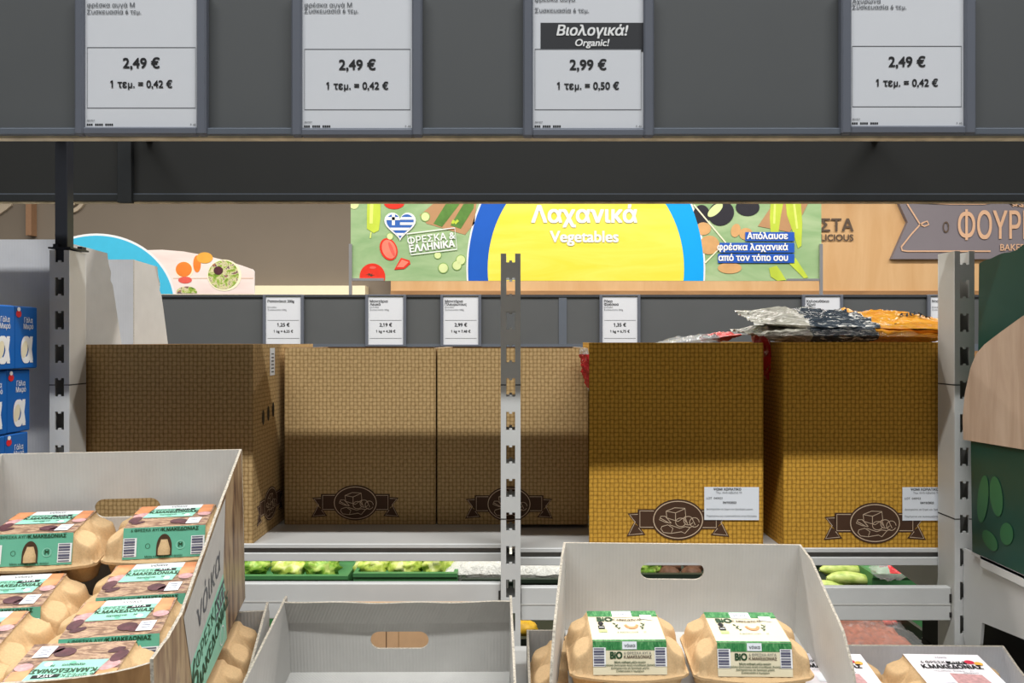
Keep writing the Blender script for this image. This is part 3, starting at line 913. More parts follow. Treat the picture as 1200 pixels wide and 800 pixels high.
# ------------------------------------------------------------------ steel shelving: uprights
ZP, DP, WP, PITCH = 1.145, 0.045, 0.0295, 0.05
def upright(xc, ytop, yslot, label, through=False):
    top = W(0, ytop, ZP).z
    t = thing('shelf_upright', label, 'upright', (xc, ZP, 0), group='slotted steel uprights')
    zs = W(0, yslot, ZP).z           # centre of one slot
    sw, sh = 0.0134, 0.0272
    b = MB()
    slots = []
    k = math.ceil((0.3 - zs) / PITCH)
    z = zs + k * PITCH
    while z - sh / 2 < top:
        slots.append(z); z += PITCH
    for y0, y1, m_ in ((0, 0.0025, 'steel'), (DP - 0.0025, DP, 'steel')):
        b.box((-WP / 2, y0, 0), (-sw / 2, y1, top), m_); b.box((sw / 2, y0, 0), (WP / 2, y1, top), m_)
        if y0 > 0 and not through:
            b.box((-sw / 2, y0, 0), (sw / 2, y1, top), m_); continue
        prev = 0
        for z in slots:
            b.box((-sw / 2, y0, prev), (sw / 2, y1, z - sh / 2), m_)
            b.box((-0.0022, y0, z - sh / 2), (0.0022, y1, z - sh / 2 + 0.0028), m_)
            if z + sh / 2 < top: b.box((-0.0022, y0, z + sh / 2 - 0.0028), (0.0022, y1, z + sh / 2), m_)
            prev = z + sh / 2
        if prev < top: b.box((-sw / 2, y0, prev), (sw / 2, y1, top), m_)
    for sx in (-1, 1):
        b.box((sx * WP / 2 if sx < 0 else WP / 2 - 0.002, 0.0025, 0), (-WP / 2 + 0.002 if sx < 0 else WP / 2, DP - 0.0025, top), 'steel_side')
    b.build('slotted_profile', t)
    for yy in (451, 608):
        b = MB()
        z = W(0, yy, ZP).z
        for x0, x1 in ((-WP / 2 - 0.0003, -sw / 2), (sw / 2, WP / 2 + 0.0003)):
            b.box((x0, -0.0003, z - 0.0007), (x1, 0.001, z + 0.0007), 'seam')
        for x in (-WP / 2 - 0.0003, WP / 2 - 0.0005): b.box((x, 0, z - 0.0009), (x + 0.0008, DP, z + 0.0009), 'seam')
        b.build('seam_line', t)
    b = MB(); b.box((-0.03, -0.10, 0), (0.03, 0.14, 0.02), 'black_steel'); b.build('foot', t)
    return t
XP = 0.660 + WP / 2
upright(-XP, 293, 375, 'slotted steel upright on the left carrying the black pole')
upright(-0.002, 297, 414.5, 'slotted steel upright in the middle in front of the sack-print boxes', True)
upright(XP, 294, 378, 'slotted steel upright on the right beside the dark green case')
# black pole plugged into the left upright
top = W(0, 292, ZP).z
t = thing('sign_pole', 'black steel pole plugged into the top of the left upright', 'pole', (-XP, ZP, top))
b = MB(); b.box((-0.0095, 0.004, -0.03), (0.009, 0.022, 0.36), 'black_steel', 0.001); b.build('pole_tube', t)
b = MB(); b.box((-0.0165, -0.001, 0.001), (0.017, DP + 0.004, 0.0035), 'black_steel'); b.box((-0.009, -0.0012, 0.003), (-0.002, 0.01, 0.008), 'black_steel'); b.box((0.008, DP - 0.012, 0.003), (0.015, DP, 0.008), 'black_steel'); b.build('cap_plate', t)

# near sign strip with its four price signs
ZN = 0.975
zb = W(0, 160, ZN).z
t = thing('sign_fascia', 'wide dark grey sign strip across the top holding four large price signs', 'fascia', (0, ZN, zb))
b = MB(); b.box((-1.3, 0, 0.0), (1.3, 0.012, 0.188), 'fascia_grey'); b.build('panel', t)
b = MB(); b.box((-1.3, -0.009, 0.0), (1.3, 0, 0.0088), 'rail_grey', 0.0012); b.box((-1.3, -0.0045, 0.0088), (1.3, 0, 0.0102), 'rail_grey'); b.build('bottom_rail', t)
b = MB(); b.box((-1.3, -0.001, 0.184), (1.3, 0.012, 0.192), 'rail_grey', 0.0012); b.build('top_rail', t)
b = MB(); b.box((-1.3, -0.003, -0.0028), (1.3, 0.012, 0.0), 'edge_pale'); b.build('edge_strip', t)
for x in (-XP, XP):
    b = MB(); b.box((x - 0.008, 0.012, 0.05), (x + 0.008, ZP - ZN + 0.004, 0.075), 'black_steel'); b.build('carrier_arm', t)
TL = [(143.5, 'φρέσκα αυγά Μ'), (135.5, 'Συσκευασία 6 τεμ.')]
price_sign(88.5, 242.5, -12, 158.5, ZN - 0.001, (99, 231, -9, 149), near_lines(TL, '2,49 €', '1 τεμ. = 0,42 €'), False, 'large price sign reading 2,49 €, leftmost on the near strip', GN)
price_sign(342, 495, -12, 160, ZN - 0.001, (354, 483, -9, 151), near_lines([(142.5 + 3, 'φρέσκα αυγά Μ'), (138.5, 'Συσκευασία 6 τεμ.')], '2,49 €', '1 τεμ. = 0,42 €'), False, 'large price sign reading 2,49 €, left of the organic sign', GN)
price_sign(613, 766, -12, 160.5, ZN - 0.001, (624.5, 754, -9, 151), near_lines([(152, 'φρέσκα αυγά'), (139, 'Συσκευασία 6 τεμ.')], '2,99 €', '1 τεμ. = 0,50 €', True), False, 'large price sign with dark Βιολογικά Organic band reading 2,99 €', GN)
price_sign(985, 1142.5, -14, 157.5, ZN - 0.001, (997, 1130, -11, 147.5), near_lines([(146.5, 'Αχυρώνα'), (139.5, 'Συσκευασία 6 τεμ.')], '2,49 €', '1 τεμ. = 0,42 €'), False, 'large price sign reading 2,49 €, rightmost on the near strip', GN)

# the other side's sign strip seen from behind
ZBK = 1.43
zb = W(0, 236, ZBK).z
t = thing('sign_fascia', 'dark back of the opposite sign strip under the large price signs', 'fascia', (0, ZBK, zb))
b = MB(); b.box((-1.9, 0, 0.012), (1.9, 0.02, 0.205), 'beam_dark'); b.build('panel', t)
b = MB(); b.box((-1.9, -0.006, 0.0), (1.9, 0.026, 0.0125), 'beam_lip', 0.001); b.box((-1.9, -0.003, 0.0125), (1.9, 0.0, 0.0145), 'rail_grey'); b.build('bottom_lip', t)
b = MB(); b.box((-1.9, 0.0, -0.002), (1.9, 0.014, 0.0), 'edge_pale'); b.build('edge_strip', t)
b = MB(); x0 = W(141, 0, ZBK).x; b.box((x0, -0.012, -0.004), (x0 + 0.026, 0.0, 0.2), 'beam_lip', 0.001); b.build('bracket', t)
for x in (-XP, XP):
    b = MB(); b.box((x - 0.006, -(ZBK - ZP) + 0.023, 0.11), (x + 0.006, 0.0, 0.135), 'black_steel'); b.build('carrier_arm', t)

# rails between uprights
def rail(x0, x1, y0, y1, label):
    t = thing('back_rail', label, 'rail', ((x0 + x1) / 2, ZP + 0.008, W(0, y1, ZP + 0.008).z), group='steel rails between the uprights')
    h = (y1 - y0) * (ZP + 0.008) / F; w_ = (x1 - x0) / 2
    b = MB(); b.box((-w_, 0, 0), (w_, 0.012, h), 'steel', 0.0012); b.box((-w_, -0.0006, h * 0.47), (w_, 0.0, h * 0.5), 'steel_side'); b.build('rail_profile', t)
    b = MB()
    for s_ in (-1, 1): b.box((s_ * w_ - 0.003, -0.001, h * 0.55), (s_ * w_ + 0.0, 0.006, h * 0.8), 'seam'); b.box((s_ * w_ - 0.003, -0.001, h * 0.1), (s_ * w_, 0.006, h * 0.25), 'seam')
    b.build('hook', t)
rail(-XP + WP / 2 + 0.0005, -0.002 - WP / 2 - 0.0005, 683.5, 725, 'pale steel rail left of the centre upright behind the empty case')
rail(-0.002 + WP / 2 + 0.0005, XP - WP / 2 - 0.0005, 688, 727, 'pale steel rail right of the centre upright')

# far-side shelves that carry the boxes
def shelf(x0, x1, ytop, label, y0=ZP + DP + 0.003):
    z = W(0, ytop, ZP + DP + 0.003).z
    t = thing('shelf', label, 'shelf', ((x0 + x1) / 2, y0, z), group='steel shelves under the boxes')
    w_ = (x1 - x0) / 2
    b = MB(); b.box((-w_, 0.001, -0.004), (w_, 0.50, 0), 'shelf_grey'); b.build('deck', t)
    b = MB(); b.box((-w_, -0.001, -0.006), (w_, 0.004, 0.0006), 'steel', 0.0008); b.build('top_lip', t)
    b = MB(); b.box((-w_, 0.004, -0.014), (w_, 0.010, -0.0055), 'shelf_recess'); b.build('recess', t)
    b = MB(); b.box((-w_, 0.0, -0.0265), (w_, 0.012, -0.0138), 'steel', 0.0008); b.build('lower_flange', t)
    for s_ in (-1, 1):
        b = MB()
        fn = fr((s_ * (w_ - 0.003), 0, 0), (0, 1, 0), (0, 0, 1), (1, 0, 0))
        b.prism([(0.012, -0.004), (0.46, -0.004), (0.46, -0.03), (0.16, -0.075), (0.012, -0.085)], fn, -0.001, 0.001, 'steel_side'); b.build('bracket', t)
    return t
shelf(-XP + 0.001, -0.004, 637.5, 'pale steel shelf under the left sack-print boxes')
shelf(0.0, XP - 0.001, 642.5, 'pale steel shelf under the golden sack-print boxes')
shelf(-XP - 0.68, -XP - 0.016, 637.5, 'steel shelf left of the left upright under the plain white cases', 1.172)

# ------------------------------------------------------------------ sack-print boxes
def emblem(b, fn, cxp, cyp, k):
    """ribbon and oval with bread drawing; k metres per photo pixel"""
    f2 = lambda x, y, z=0.0: fn(cxp + x * k, cyp + y * k, z)
    rib = [(-51, -19), (-58, -2), (-49, 6), (-46, 11), (-20, 11), (20, 11), (46, 11), (49, 6), (58, -2), (51, -19)]
    for s_ in (-1, 1):
        sh = lambda P: [(s_ * x, y) for x, y in P]
        b.poly(sh([(20, -11), (47, -11), (47, 12), (20, 12)]), f2, 'emblem_brown', 0.0004)
        b.poly(sh([(46, 8), (59, 7), (52, -2), (47, -7)]), f2, 'emblem_brown', 0.0004)
        b.poly(sh([(52, -4), (60, -20), (38, -18), (44, -10)]), f2, 'emblem_brown', 0.00045)
        b.line(sh([(22, -9), (44.5, -9), (44.5, 10), (22, 10)]), 0.9, f2, 'emblem_line', 0.0007)
        b.line(sh([(47, 6), (56.5, 5.5), (50, -3), (57.5, -18), (41, -16.5), (46, -10)]), 0.9, f2, 'emblem_line', 0.0007)
    b.poly(ell(0, 0, 31, 24, 44), f2, 'emblem_brown', 0.0008)
    b.line(ell(0, 0, 28.6, 21.6, 44), 1.0, f2, 'emblem_line', 0.0011, True)
    L = [[(-14, 10), (-4, 14), (8, 13.5), (9, 4), (0, -2), (-13, 2), (-14, 10)], [(-14, 10), (-3, 8), (8, 13)], [(-3, 8), (-3, -1)],
         ell(12, -1, 5.5, 5, 14), ell(19, -3, 5.6, 5.6, 14), ell(3, -3, 6, 5, 14), [(16, 2), (20, -6)], [(8, 3), (11, -5)],
         [(-20, 4), (-15, 4), (-8, -4)], [(-20, 4), (-22, 0), (-15, -3), (-8, -4)], [(-21, 2), (-12, -3)],
         [(-20, -11), (-17, -15), (-8, -16), (-6, -10), (-12, -6), (-19, -8), (-20, -11)], [(-8, -16), (4, -14), (8, -16), (14, -9), (18, -7)], [(-10, -6), (2, -10), (8, -8), (14, -9)]]
    for l_ in L: b.line(l_, 0.75, f2, 'emblem_line', 0.0012)

def sack_box(x0, x1, y0, z0, h, d, mat, label, inset=0.0, sticker=None, emb=None, yaw=0.0, side=None):
    w_ = x1 - x0
    t = thing('cardboard_box', label, 'cardboard box', (x0, y0, z0), (0, 0, yaw), 'sack-print cardboard boxes')
    b = MB()
    foot = [(0, 0), (w_, 0), (w_, d), (inset, d), (inset, 0.055)] if inset else [(0, 0), (w_, 0), (w_, d), (0, d)]
    th = 0.004
    foot_in = [(th + inset * 0, th), (w_ - th, th), (w_ - th, d - th), (inset + th, d - th)] + ([(inset + th, 0.058)] if inset else [])
    n_ = len(foot)
    for i in range(n_):
        j = (i + 1) % n_
        a, c = foot[i], foot[j]
        b.face([(a[0], a[1], 0), (c[0], c[1], 0), (c[0], c[1], h), (a[0], a[1], h)], mat)
        e, g_ = foot_in[i], foot_in[j]
        b.face([(e[0], e[1], 0.004), (g_[0], g_[1], 0.004), (g_[0], g_[1], h), (e[0], e[1], h)], 'sack_brown')
        b.face([(a[0], a[1], h), (c[0], c[1], h), (g_[0], g_[1], h), (e[0], e[1], h)], 'edge_kraft')
    b.face([(p[0], p[1], 0) for p in foot], mat); b.face([(p[0], p[1], 0.004) for p in foot_in], 'sack_brown')
    b.build('box_body', t)
    if emb:
        b = MB(); emblem(b, fr((0, 0, 0), (1, 0, 0), (0, 0, 1), (0, -1, 0)), emb[0], emb[1], emb[2]); b.build('printed_emblem', t)
    if sticker:
        sx0, sz0, sx1, sz1 = sticker
        b = MB(); b.box((sx0, -0.0016, sz0), (sx1, -0.0013, sz1), 'sticker')
        fn = fr((sx0, -0.0018, sz0), (1, 0, 0), (0, 0, 1), (0, -1, 0))
        W_, H_ = sx1 - sx0, sz1 - sz0
        b.text('ΨΩΜΙ ΧΩΡΙΑΤΙΚΟ', H_ * 0.10, fn, W_ * 0.42, H_ * 0.93, 'ink', bold=0.015, off=0.0002)
        b.text('Τεμ. ανά κιβώτιο 10', H_ * 0.085, fn, W_ * 0.45, H_ * 0.83, 'ink_grey', off=0.0002)
        b.text('LOT  040923', H_ * 0.09, fn, W_ * 0.04, H_ * 0.66, 'ink', 'LEFT', off=0.0002)
        b.text('04/10/2023', H_ * 0.09, fn, W_ * 0.34, H_ * 0.53, 'ink', 'LEFT', 0.01, off=0.0002)
        b.text('Διατηρείται σε ξηρό και δροσερό μέρος', H_ * 0.075, fn, W_ * 0.04, H_ * 0.33, 'ink_grey', 'LEFT', off=0.0002)
        b.text('Παράγεται και συσκευάζεται στην Ελλάδα', H_ * 0.075, fn, W_ * 0.04, H_ * 0.12, 'ink_grey', 'LEFT', off=0.0002)
        b.build('paper_label', t)
    if side: side(t, w_, d, h)
    return t
S1 = W(0, 637.5, 1.193).z; S2 = W(0, 642.5, 1.193).z
kx = 1.197 / F
def side1(t, w_, d, h):
    fn = fr((w_, 0, 0), (0, 1, 0), (0, 0, 1), (1, 0, 0))
    b = MB(); b.poly([(0.082, h - 0.052), (0.108, h - 0.052), (0.108, h - 0.006), (0.082, h - 0.006)], fn, 'sticker', 0.0006)
    for k in range(6): b.line([(0.088, h - 0.046 + k * 0.006), (0.102, h - 0.046 + k * 0.006)], 0.002, fn, 'ink_grey', 0.001)
    b.build('paper_label', t)
    b = MB()
    for k in range(3): b.poly(ell(0.048 + 0.026 * k, h - 0.118 + 0.004 * k, 0.006, 0.0125, 14), fn, 'black', 0.0006)
    b.build('vent_slot', t)
    b = MB(); emblem(b, fn, 0.085, 0.045, 0.00115); b.build('printed_emblem', t)
sack_box(-0.675, -0.4036, 1.197, S1, 0.310, 0.36, 'sack_tan', 'leftmost sack-print box, its right side turned to view with three vent slots', side=side1)
k2 = 1.322 / F
sack_box(-0.3915, -0.1315, 1.322, S1, 0.3035, 0.30, 'sack_tan', 'pale sack-print box left of the centre upright, set back on the shelf', emb=((416 - 333) * k2, (614 - 588.5) * k2, k2 * 0.86))
sack_box(-0.1285, 0.131, 1.322, S1, 0.3035, 0.30, 'sack_tan', 'pale sack-print box standing directly behind the centre upright', emb=((597 - 513) * k2, (614 - 590) * k2, k2 * 0.86))
k4 = 1.205 / F
x4 = (690.5 - 600) * k4
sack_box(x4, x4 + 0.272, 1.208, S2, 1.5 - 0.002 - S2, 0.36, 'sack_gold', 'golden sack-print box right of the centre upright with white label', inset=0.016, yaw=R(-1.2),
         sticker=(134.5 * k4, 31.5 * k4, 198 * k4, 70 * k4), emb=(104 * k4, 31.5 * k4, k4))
k5 = 1.198 / F
x5 = (918 - 600) * k5
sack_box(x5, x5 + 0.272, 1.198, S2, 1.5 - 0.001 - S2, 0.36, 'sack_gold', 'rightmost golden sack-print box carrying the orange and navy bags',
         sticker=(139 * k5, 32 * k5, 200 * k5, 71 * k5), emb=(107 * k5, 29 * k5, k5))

# bags of bread on the rightmost box
def bread_bag(loc, rot, L, Wd, H, seed, label, txt):
    t = thing('bread_bag', label, 'bag', loc, rot, 'snack bags on the rightmost box')
    pf = pil(L, Wd, H, seed, 0.008)
    mt = lambda u, v: 'bag_silver' if u < 0.22 else ('bag_navy' if u + 0.12 * v < 0.58 else 'bag_orange')
    b = MB(); b.grid(60, 30, lambda u, v: pf(u, v, 1), mt); b.grid(60, 30, lambda u, v: pf(u, v, -1), mt); b.build('wrapper', t, smooth=True)
    for s_ in (-1, 1):
        b = MB()
        def fs(u, v, s_=s_):
            y = (v - 0.5) * Wd * 0.96
            q = noise.noise(Vector((v * 9 + seed, s_, 0)))
            return (s_ * (L / 2 - 0.004 + u * 0.02), y, 0.0012 * math.sin(v * 40) + 0.005 * q)
        b.grid(3, 40, fs, 'bag_silver' if s_ < 0 else 'bag_orange')
        b.build('seal', t, smooth=True)
    b = MB()
    fn = lambda x, y, z=0.0: Vector((x, -Wd * 0.47 + 0.0, 0.0)) + Vector((0, -0.004 - z, y))
    def onbag(x, y, z=0.0):
        u = (x + L / 2) / L; v = 0.05 + y / Wd
        p = Vector(pf(u, v, 1)); p.y -= 0.003 + z; p.z += 0.004
        return p
    b.text(txt, 0.017, onbag, L * 0.30, 0.032, 'ink', bold=0.02, off=0.001); b.build('weight_lettering', t)
    return t
zb5 = 1.5
bread_bag((0.553, 1.29, zb5 + 0.014), (R(4), R(0.5), R(1)), 0.30, 0.16, 0.026, 1.3, 'lower orange and navy snack bag resting on the rightmost box', '370 g ℮')
bread_bag((0.567, 1.30, zb5 + 0.036), (R(11), R(2.0), R(-2)), 0.315, 0.14, 0.026, 4.7, 'upper orange and navy snack bag marked 370 g', '370 g ℮')
def red_bag(loc, rot, L, Wd, H, seed, label, ua=0.12):
    t = thing('plastic_bag', label, 'bag', loc, rot, 'red bags in the golden box')
    pf = pil(L, Wd, H, seed, 0.005)
    mt = lambda u, v: 'bag_red' if ua < u < 0.9 else 'film'
    b = MB(); b.grid(30, 20, lambda u, v: pf(u, v, 1), mt); b.grid(30, 20, lambda u, v: pf(u, v, -1), mt); b.build('wrapper', t, smooth=True)
red_bag((0.127, 1.285, 1.452), (R(0), R(78), R(8)), 0.075, 0.06, 0.008, 2.2, 'red plastic bag corner poking out left of the golden box')
red_bag((0.318, 1.30, 1.505), (0, R(-7), R(3)), 0.13, 0.12, 0.010, 3.1, 'red and clear plastic bag lying flat on top of the golden box', 0.62)
red_bag((0.424, 1.30, 1.475), (0, R(84), 0), 0.10, 0.09, 0.010, 6.4, 'red plastic bag hanging in the dark gap between the golden boxes')

# plain white cases in the left neighbour bay
def white_case(x1, y0, h, label, e=0.0, w_=0.33):
    z0 = S1
    t = thing('display_case', label, 'display case', (x1, y0, z0), (0, 0, 0), 'plain white cases behind the left upright')
    b = MB(); fx = face_cam((0, 0, 0))
    b.prism([(-w_, 0), (0, 0), (0, h), (-w_, h)], fx, -0.003, 0, 'case_white', 'case_cool', 'edge_white'); b.build('rear_panel', t)
    for x in (-w_ + 0.003, 0.0):
        b = MB(); fs = fr((x, 0, 0), (0, 1, 0), (0, 0, 1), (1, 0, 0))
        b.prism([(0.003, 0), (0.228, 0), (0.228, 0.05), (0.176 + e, h - 0.16), (0.146 + e, h - 0.058), (0.138 + e, h - 0.05), (0.140 + e, h - 0.036), (0.132 + e, h - 0.022), (0.128 + e, h - 0.004), (0.003, h)], fs, -0.003, 0, 'case_white', 'case_white', 'edge_white'); b.build('side_panel', t)
    b = MB(); b.box((-w_ + 0.003, 0.003, 0), (-0.003, 0.228, 0.003), 'case_white'); b.build('floor_panel', t)
    b = MB(); b.box((-w_ + 0.003, 0.225, 0.003), (-0.003, 0.228, 0.05), 'case_white'); b.build('front_panel', t)
white_case(-0.697, 1.175, W(0, 280.5, 1.175).z - S1, 'front plain white case reaching up beside the left upright', 0.020)
white_case(-0.696, 1.412, W(0, 304, 1.412).z - S1, 'second plain white case, just behind the taller front one', -0.033)

# milk cartons left of the upright, on their own shelf
ZM = W(0, 432, 1.09).z
MH = 0.0905
t = thing('shelf', 'near steel shelf under the blue milk cartons', 'shelf', (-0.83, 0.9, ZM - 2 * MH - 0.002))
b = MB(); b.box((-0.3, -0.2, -0.02), (0.158, 0.235, 0), 'shelf_grey'); b.build('deck', t)
b = MB(); b.box((-0.3, -0.205, -0.03), (0.158, -0.2, 0.004), 'steel'); b.build('front_lip', t)
def milk():
    t = thing('milk_carton', '', 'milk carton')
    w_, d, h = 0.06, 0.0485, 0.089
    b = MB(); b.box((-w_, -d / 2, 0), (0, d / 2, h), 'milk_blue', 0.0015); b.build('carton_body', t)
    fn = fr((0, 0, 0), (0, 1, 0), (0, 0, 1), (1, 0, 0))
    b = MB()
    b.text('α', 0.062, fn, 0.001, 0.029, 'white', bold=0.035, off=0.0006, sx=0.62); b.poly(ell(-0.0045, 0.0275, 0.0062, 0.0125, 16, -12), fn, 'cream', 0.0009)
    b.text('Γάλα', 0.0105, fn, 0.004, 0.069, 'white', bold=0.008, off=0.0006, sx=0.7); b.text('Μικρό', 0.0105, fn, 0.004, 0.060, 'white', bold=0.008, off=0.0006, sx=0.7)
    b.build('printed_lettering', t)
    b = MB(); b.poly(ell(-0.016, 0.078, 0.0055, 0.005, 14), fn, 'red', 0.0006); b.poly(ell(-0.016, 0.0845, 0.0035, 0.003, 12), fn, 'white', 0.0008); b.build('red_badge', t)
    return t
m0 = milk(); first = True
tiers = ('top tier', 'middle tier', 'bottom tier')
for k in range(3):
    for j, (yy, nm) in enumerate(((1.054, 'nearer'), (1.105, 'farther'))):
        o = m0 if first else copy_tree(m0); first = False
        o.location = (-0.699 - 0.003 * k - (0.004 if k == 1 else 0), yy - (0.006 * k), ZM - MH * k + 0.0)
        o.rotation_euler = (0, 0, R(-3))
        o['label'] = '%s blue milk carton in the %s of the stack left of the upright' % (nm, tiers[k]); o['group'] = 'blue milk cartons'; o['category'] = 'milk carton'

# ------------------------------------------------------------------ right: green printed case on its shelf
XG = 0.664
t = thing('display_case', 'dark green printed case with wood-look curved panel at the right edge', 'display case', (XG, 1.11, 1.5 - 0.303))
fs = fr((0, 0, 0), (0, 1, 0), (0, 0, 1), (-1, 0, 0))
def GP(Z, h): return (Z - 1.11, h + 0.303)
b = MB()
random.seed(3)
topl = []
for k in range(26):
    Z = 1.092 - 0.34 * k / 25
    topl.append(GP(Z, 0.112 + 0.13 * (1.092 - Z) + random.uniform(-0.0022, 0.0022)))
b.prism([GP(1.11, 0), GP(1.10, -0.02)] and [GP(1.108, -0.303), GP(1.112, -0.13)] + [GP(1.094, -0.02)] + topl + [GP(0.752, -0.303)], fs, 0.0, -0.004, 'case_green', 'case_white', 'edge_white'); b.build('side_panel', t)
b = MB(); b.box((0.004, -0.024, 0.004), (0.3, -0.021, 0.40), 'case_green'); b.build('rear_panel', t)
b = MB(); b.box((0.004, -0.358, 0), (0.3, -0.003, 0.004), 'case_white'); b.build('floor_panel', t)
b = MB(); fs2 = fs
b.prism([GP(1.124, -0.1436), GP(1.126, -0.112), GP(1.12, -0.075), GP(1.106, -0.037), GP(1.092, -0.017), GP(1.0735, -0.004), GP(1.04, 0.012), GP(0.993, 0.033), GP(0.90, 0.066), GP(0.752, 0.11), GP(0.752, -0.134), GP(0.993, -0.1395)], fs2, 0.0006, 0.0036, 'panel_wood', 'panel_wood', 'edge_white'); b.build('wood_print_panel', t)
b = MB()
for Z, h, rz, ry, rt in ((1.082, -0.222, 0.012, 0.035, 10), (1.052, -0.212, 0.014, 0.027, -8), (1.03, -0.258, 0.013, 0.016, 30), (1.066, -0.276, 0.018, 0.012, 20)):
    z_, y_ = GP(Z, h); b.poly(ell(z_, y_, rz, ry, 20, rt), fs2, 'case_leaf', 0.0008)
b.build('printed_leaf', t)
t = thing('shelf', 'white steel shelf and hooked bracket under the dark green case', 'shelf', (0.676, 1.14, 1.5 - 0.3035))
b = MB(); b.box((-0.012, -0.41, -0.004), (0.5, -0.03, 0.0), 'shelf_grey'); b.build('deck', t)
b = MB(); fs = fr((0, 0, 0), (0, 1, 0), (0, 0, 1), (1, 0, 0))
b.prism([(0.003, -0.004), (0.003, -0.135), (-0.004, -0.15), (-0.03, -0.15), (-0.038, -0.13), (-0.042, -0.098), (-0.41, -0.055), (-0.41, -0.004)], fs, -0.004, 0.0, 'steel'); b.build('bracket', t)
b = MB(); b.box((-0.012, -0.41, -0.016), (-0.004, -0.05, 0.002), 'steel', 0.001); b.build('edge_lip', t)
t = thing('crate', 'black crate added to darken the corner under the right shelf', 'crate', (0.92, 1.0, 1.0))  # crate added so the shaded corner under the shelf stays near black
b = MB(); b.box((-0.2, -0.2, -0.03), (0.3, 0.35, -0.02), 'black'); b.box((-0.2, -0.2, -0.02), (-0.19, 0.35, 0.10), 'black', 0.002); b.box((-0.19, 0.34, -0.02), (0.3, 0.35, 0.1), 'black', 0.002); b.box((0.29, -0.2, -0.02), (0.3, 0.34, 0.1), 'black', 0.002); b.box((-0.19, -0.2, -0.02), (0.29, -0.19, 0.1), 'black', 0.002); b.build('crate_body', t)

# ------------------------------------------------------------------ near deck
TILT = R(8)
ZDK = 1.125; HD = -0.4445
def deck_h(Z): return HD - (ZDK - Z) * math.tan(TILT)
t = thing('shelf', 'sloping near steel shelf under the egg cases', 'shelf', (0, ZDK, CAMH + HD - 0.0015), (TILT, 0, 0))
b = MB(); b.box((-0.655, -0.62, -0.006), (0.655, 0.0, 0.0), 'shelf_grey'); b.build('deck', t)
b = MB(); b.box((-0.655, -0.626, -0.03), (0.655, -0.62, 0.012), 'steel', 0.001); b.build('front_lip', t)
for x in (-0.63, 0.0, 0.63):
    b = MB(); fs = fr((x, 0, 0), (0, 1, 0), (0, 0, 1), (1, 0, 0)); b.prism([(-0.01, -0.006), (-0.01, -0.10), (-0.56, -0.03), (-0.56, -0.006)], fs, -0.0015, 0.0015, 'steel'); b.build('bracket', t)

# ------------------------------------------------------------------ egg cases
TH = 0.003
def stadium(cx_, cz, hw, hh, n=8):
    return cx_, cz, hw, hh
def rear_panel(b, w0, w1, h, hole, mi, mo, me, lean=None, htop=None):
    """panel in the xz plane at y 0..TH; hole=(cx,cz,halfwidth,halfheight) rounded ends; lean(x,z)->y offset"""
    ln = lean or (lambda x, z: 0.0)
    ht = htop or (lambda x: h)
    def P(x, z, y): return (x, y + ln(x, z), z)
    def quadstrip(x0, x1, zf0, zf1, nx, nz):
        for i in range(nx):
            for j in range(nz):
                xa, xb = x0 + (x1 - x0) * i / nx, x0 + (x1 - x0) * (i + 1) / nx
                q = lambda x, t_: zf0(x) + (zf1(x) - zf0(x)) * t_
                c = [(xa, q(xa, j / nz)), (xb, q(xb, j / nz)), (xb, q(xb, (j + 1) / nz)), (xa, q(xa, (j + 1) / nz))]
                b.face([P(x, z, 0) for x, z in c], mi); b.face([P(x, z, TH) for x, z in c[::-1]], mo)
    c0 = lambda v: (lambda x: v)
    if hole:
        hx, hz, hw, hh = hole
        rr = min(hh, hw)
        up, dn = c0(hz + hh), c0(hz - hh)
        quadstrip(w0, w1, c0(0), dn, 1, 1)
        quadstrip(w0, w1, up, ht, 24, 4)
        xl, xr = hx - hw + rr, hx + hw - rr
        arc = [(-math.cos(a) , math.sin(a)) for a in [PI / 2 - PI * k / 10 for k in range(11)]]
        left = [(xl + rr * cx_, hz + rr * cz) for cx_, cz in arc]       # from top round to bottom on the left
        right = [(xr - rr * cx_, hz + rr * cz) for cx_, cz in arc]
        L_ = [(w0, hz - hh), ] + left[::-1] + [(w0, hz + hh)]
        R_ = [(w1, hz + hh)] + right + [(w1, hz - hh)]
        for poly_ in (L_, R_):
            b.face([P(x, z, 0) for x, z in poly_], mi); b.face([P(x, z, TH) for x, z in poly_[::-1]], mo)
        loop = left + right[::-1]
        for i in range(len(loop)):
            j = (i + 1) % len(loop)
            b.face([P(*loop[i], 0), P(*loop[j], 0), P(*loop[j], TH), P(*loop[i], TH)], me)
    else:
        quadstrip(w0, w1, c0(0), ht, 24, 4)
    for i in range(24):
        xa, xb = w0 + (w1 - w0) * i / 24, w0 + (w1 - w0) * (i + 1) / 24
        b.face([P(xa, ht(xa), 0), P(xb, ht(xb), 0), P(xb, ht(xb), TH), P(xa, ht(xa), TH)], me)
    for x in (w0, w1): b.face([P(x, 0, 0), P(x, ht(x), 0), P(x, ht(x), TH), P(x, 0, TH)], me)

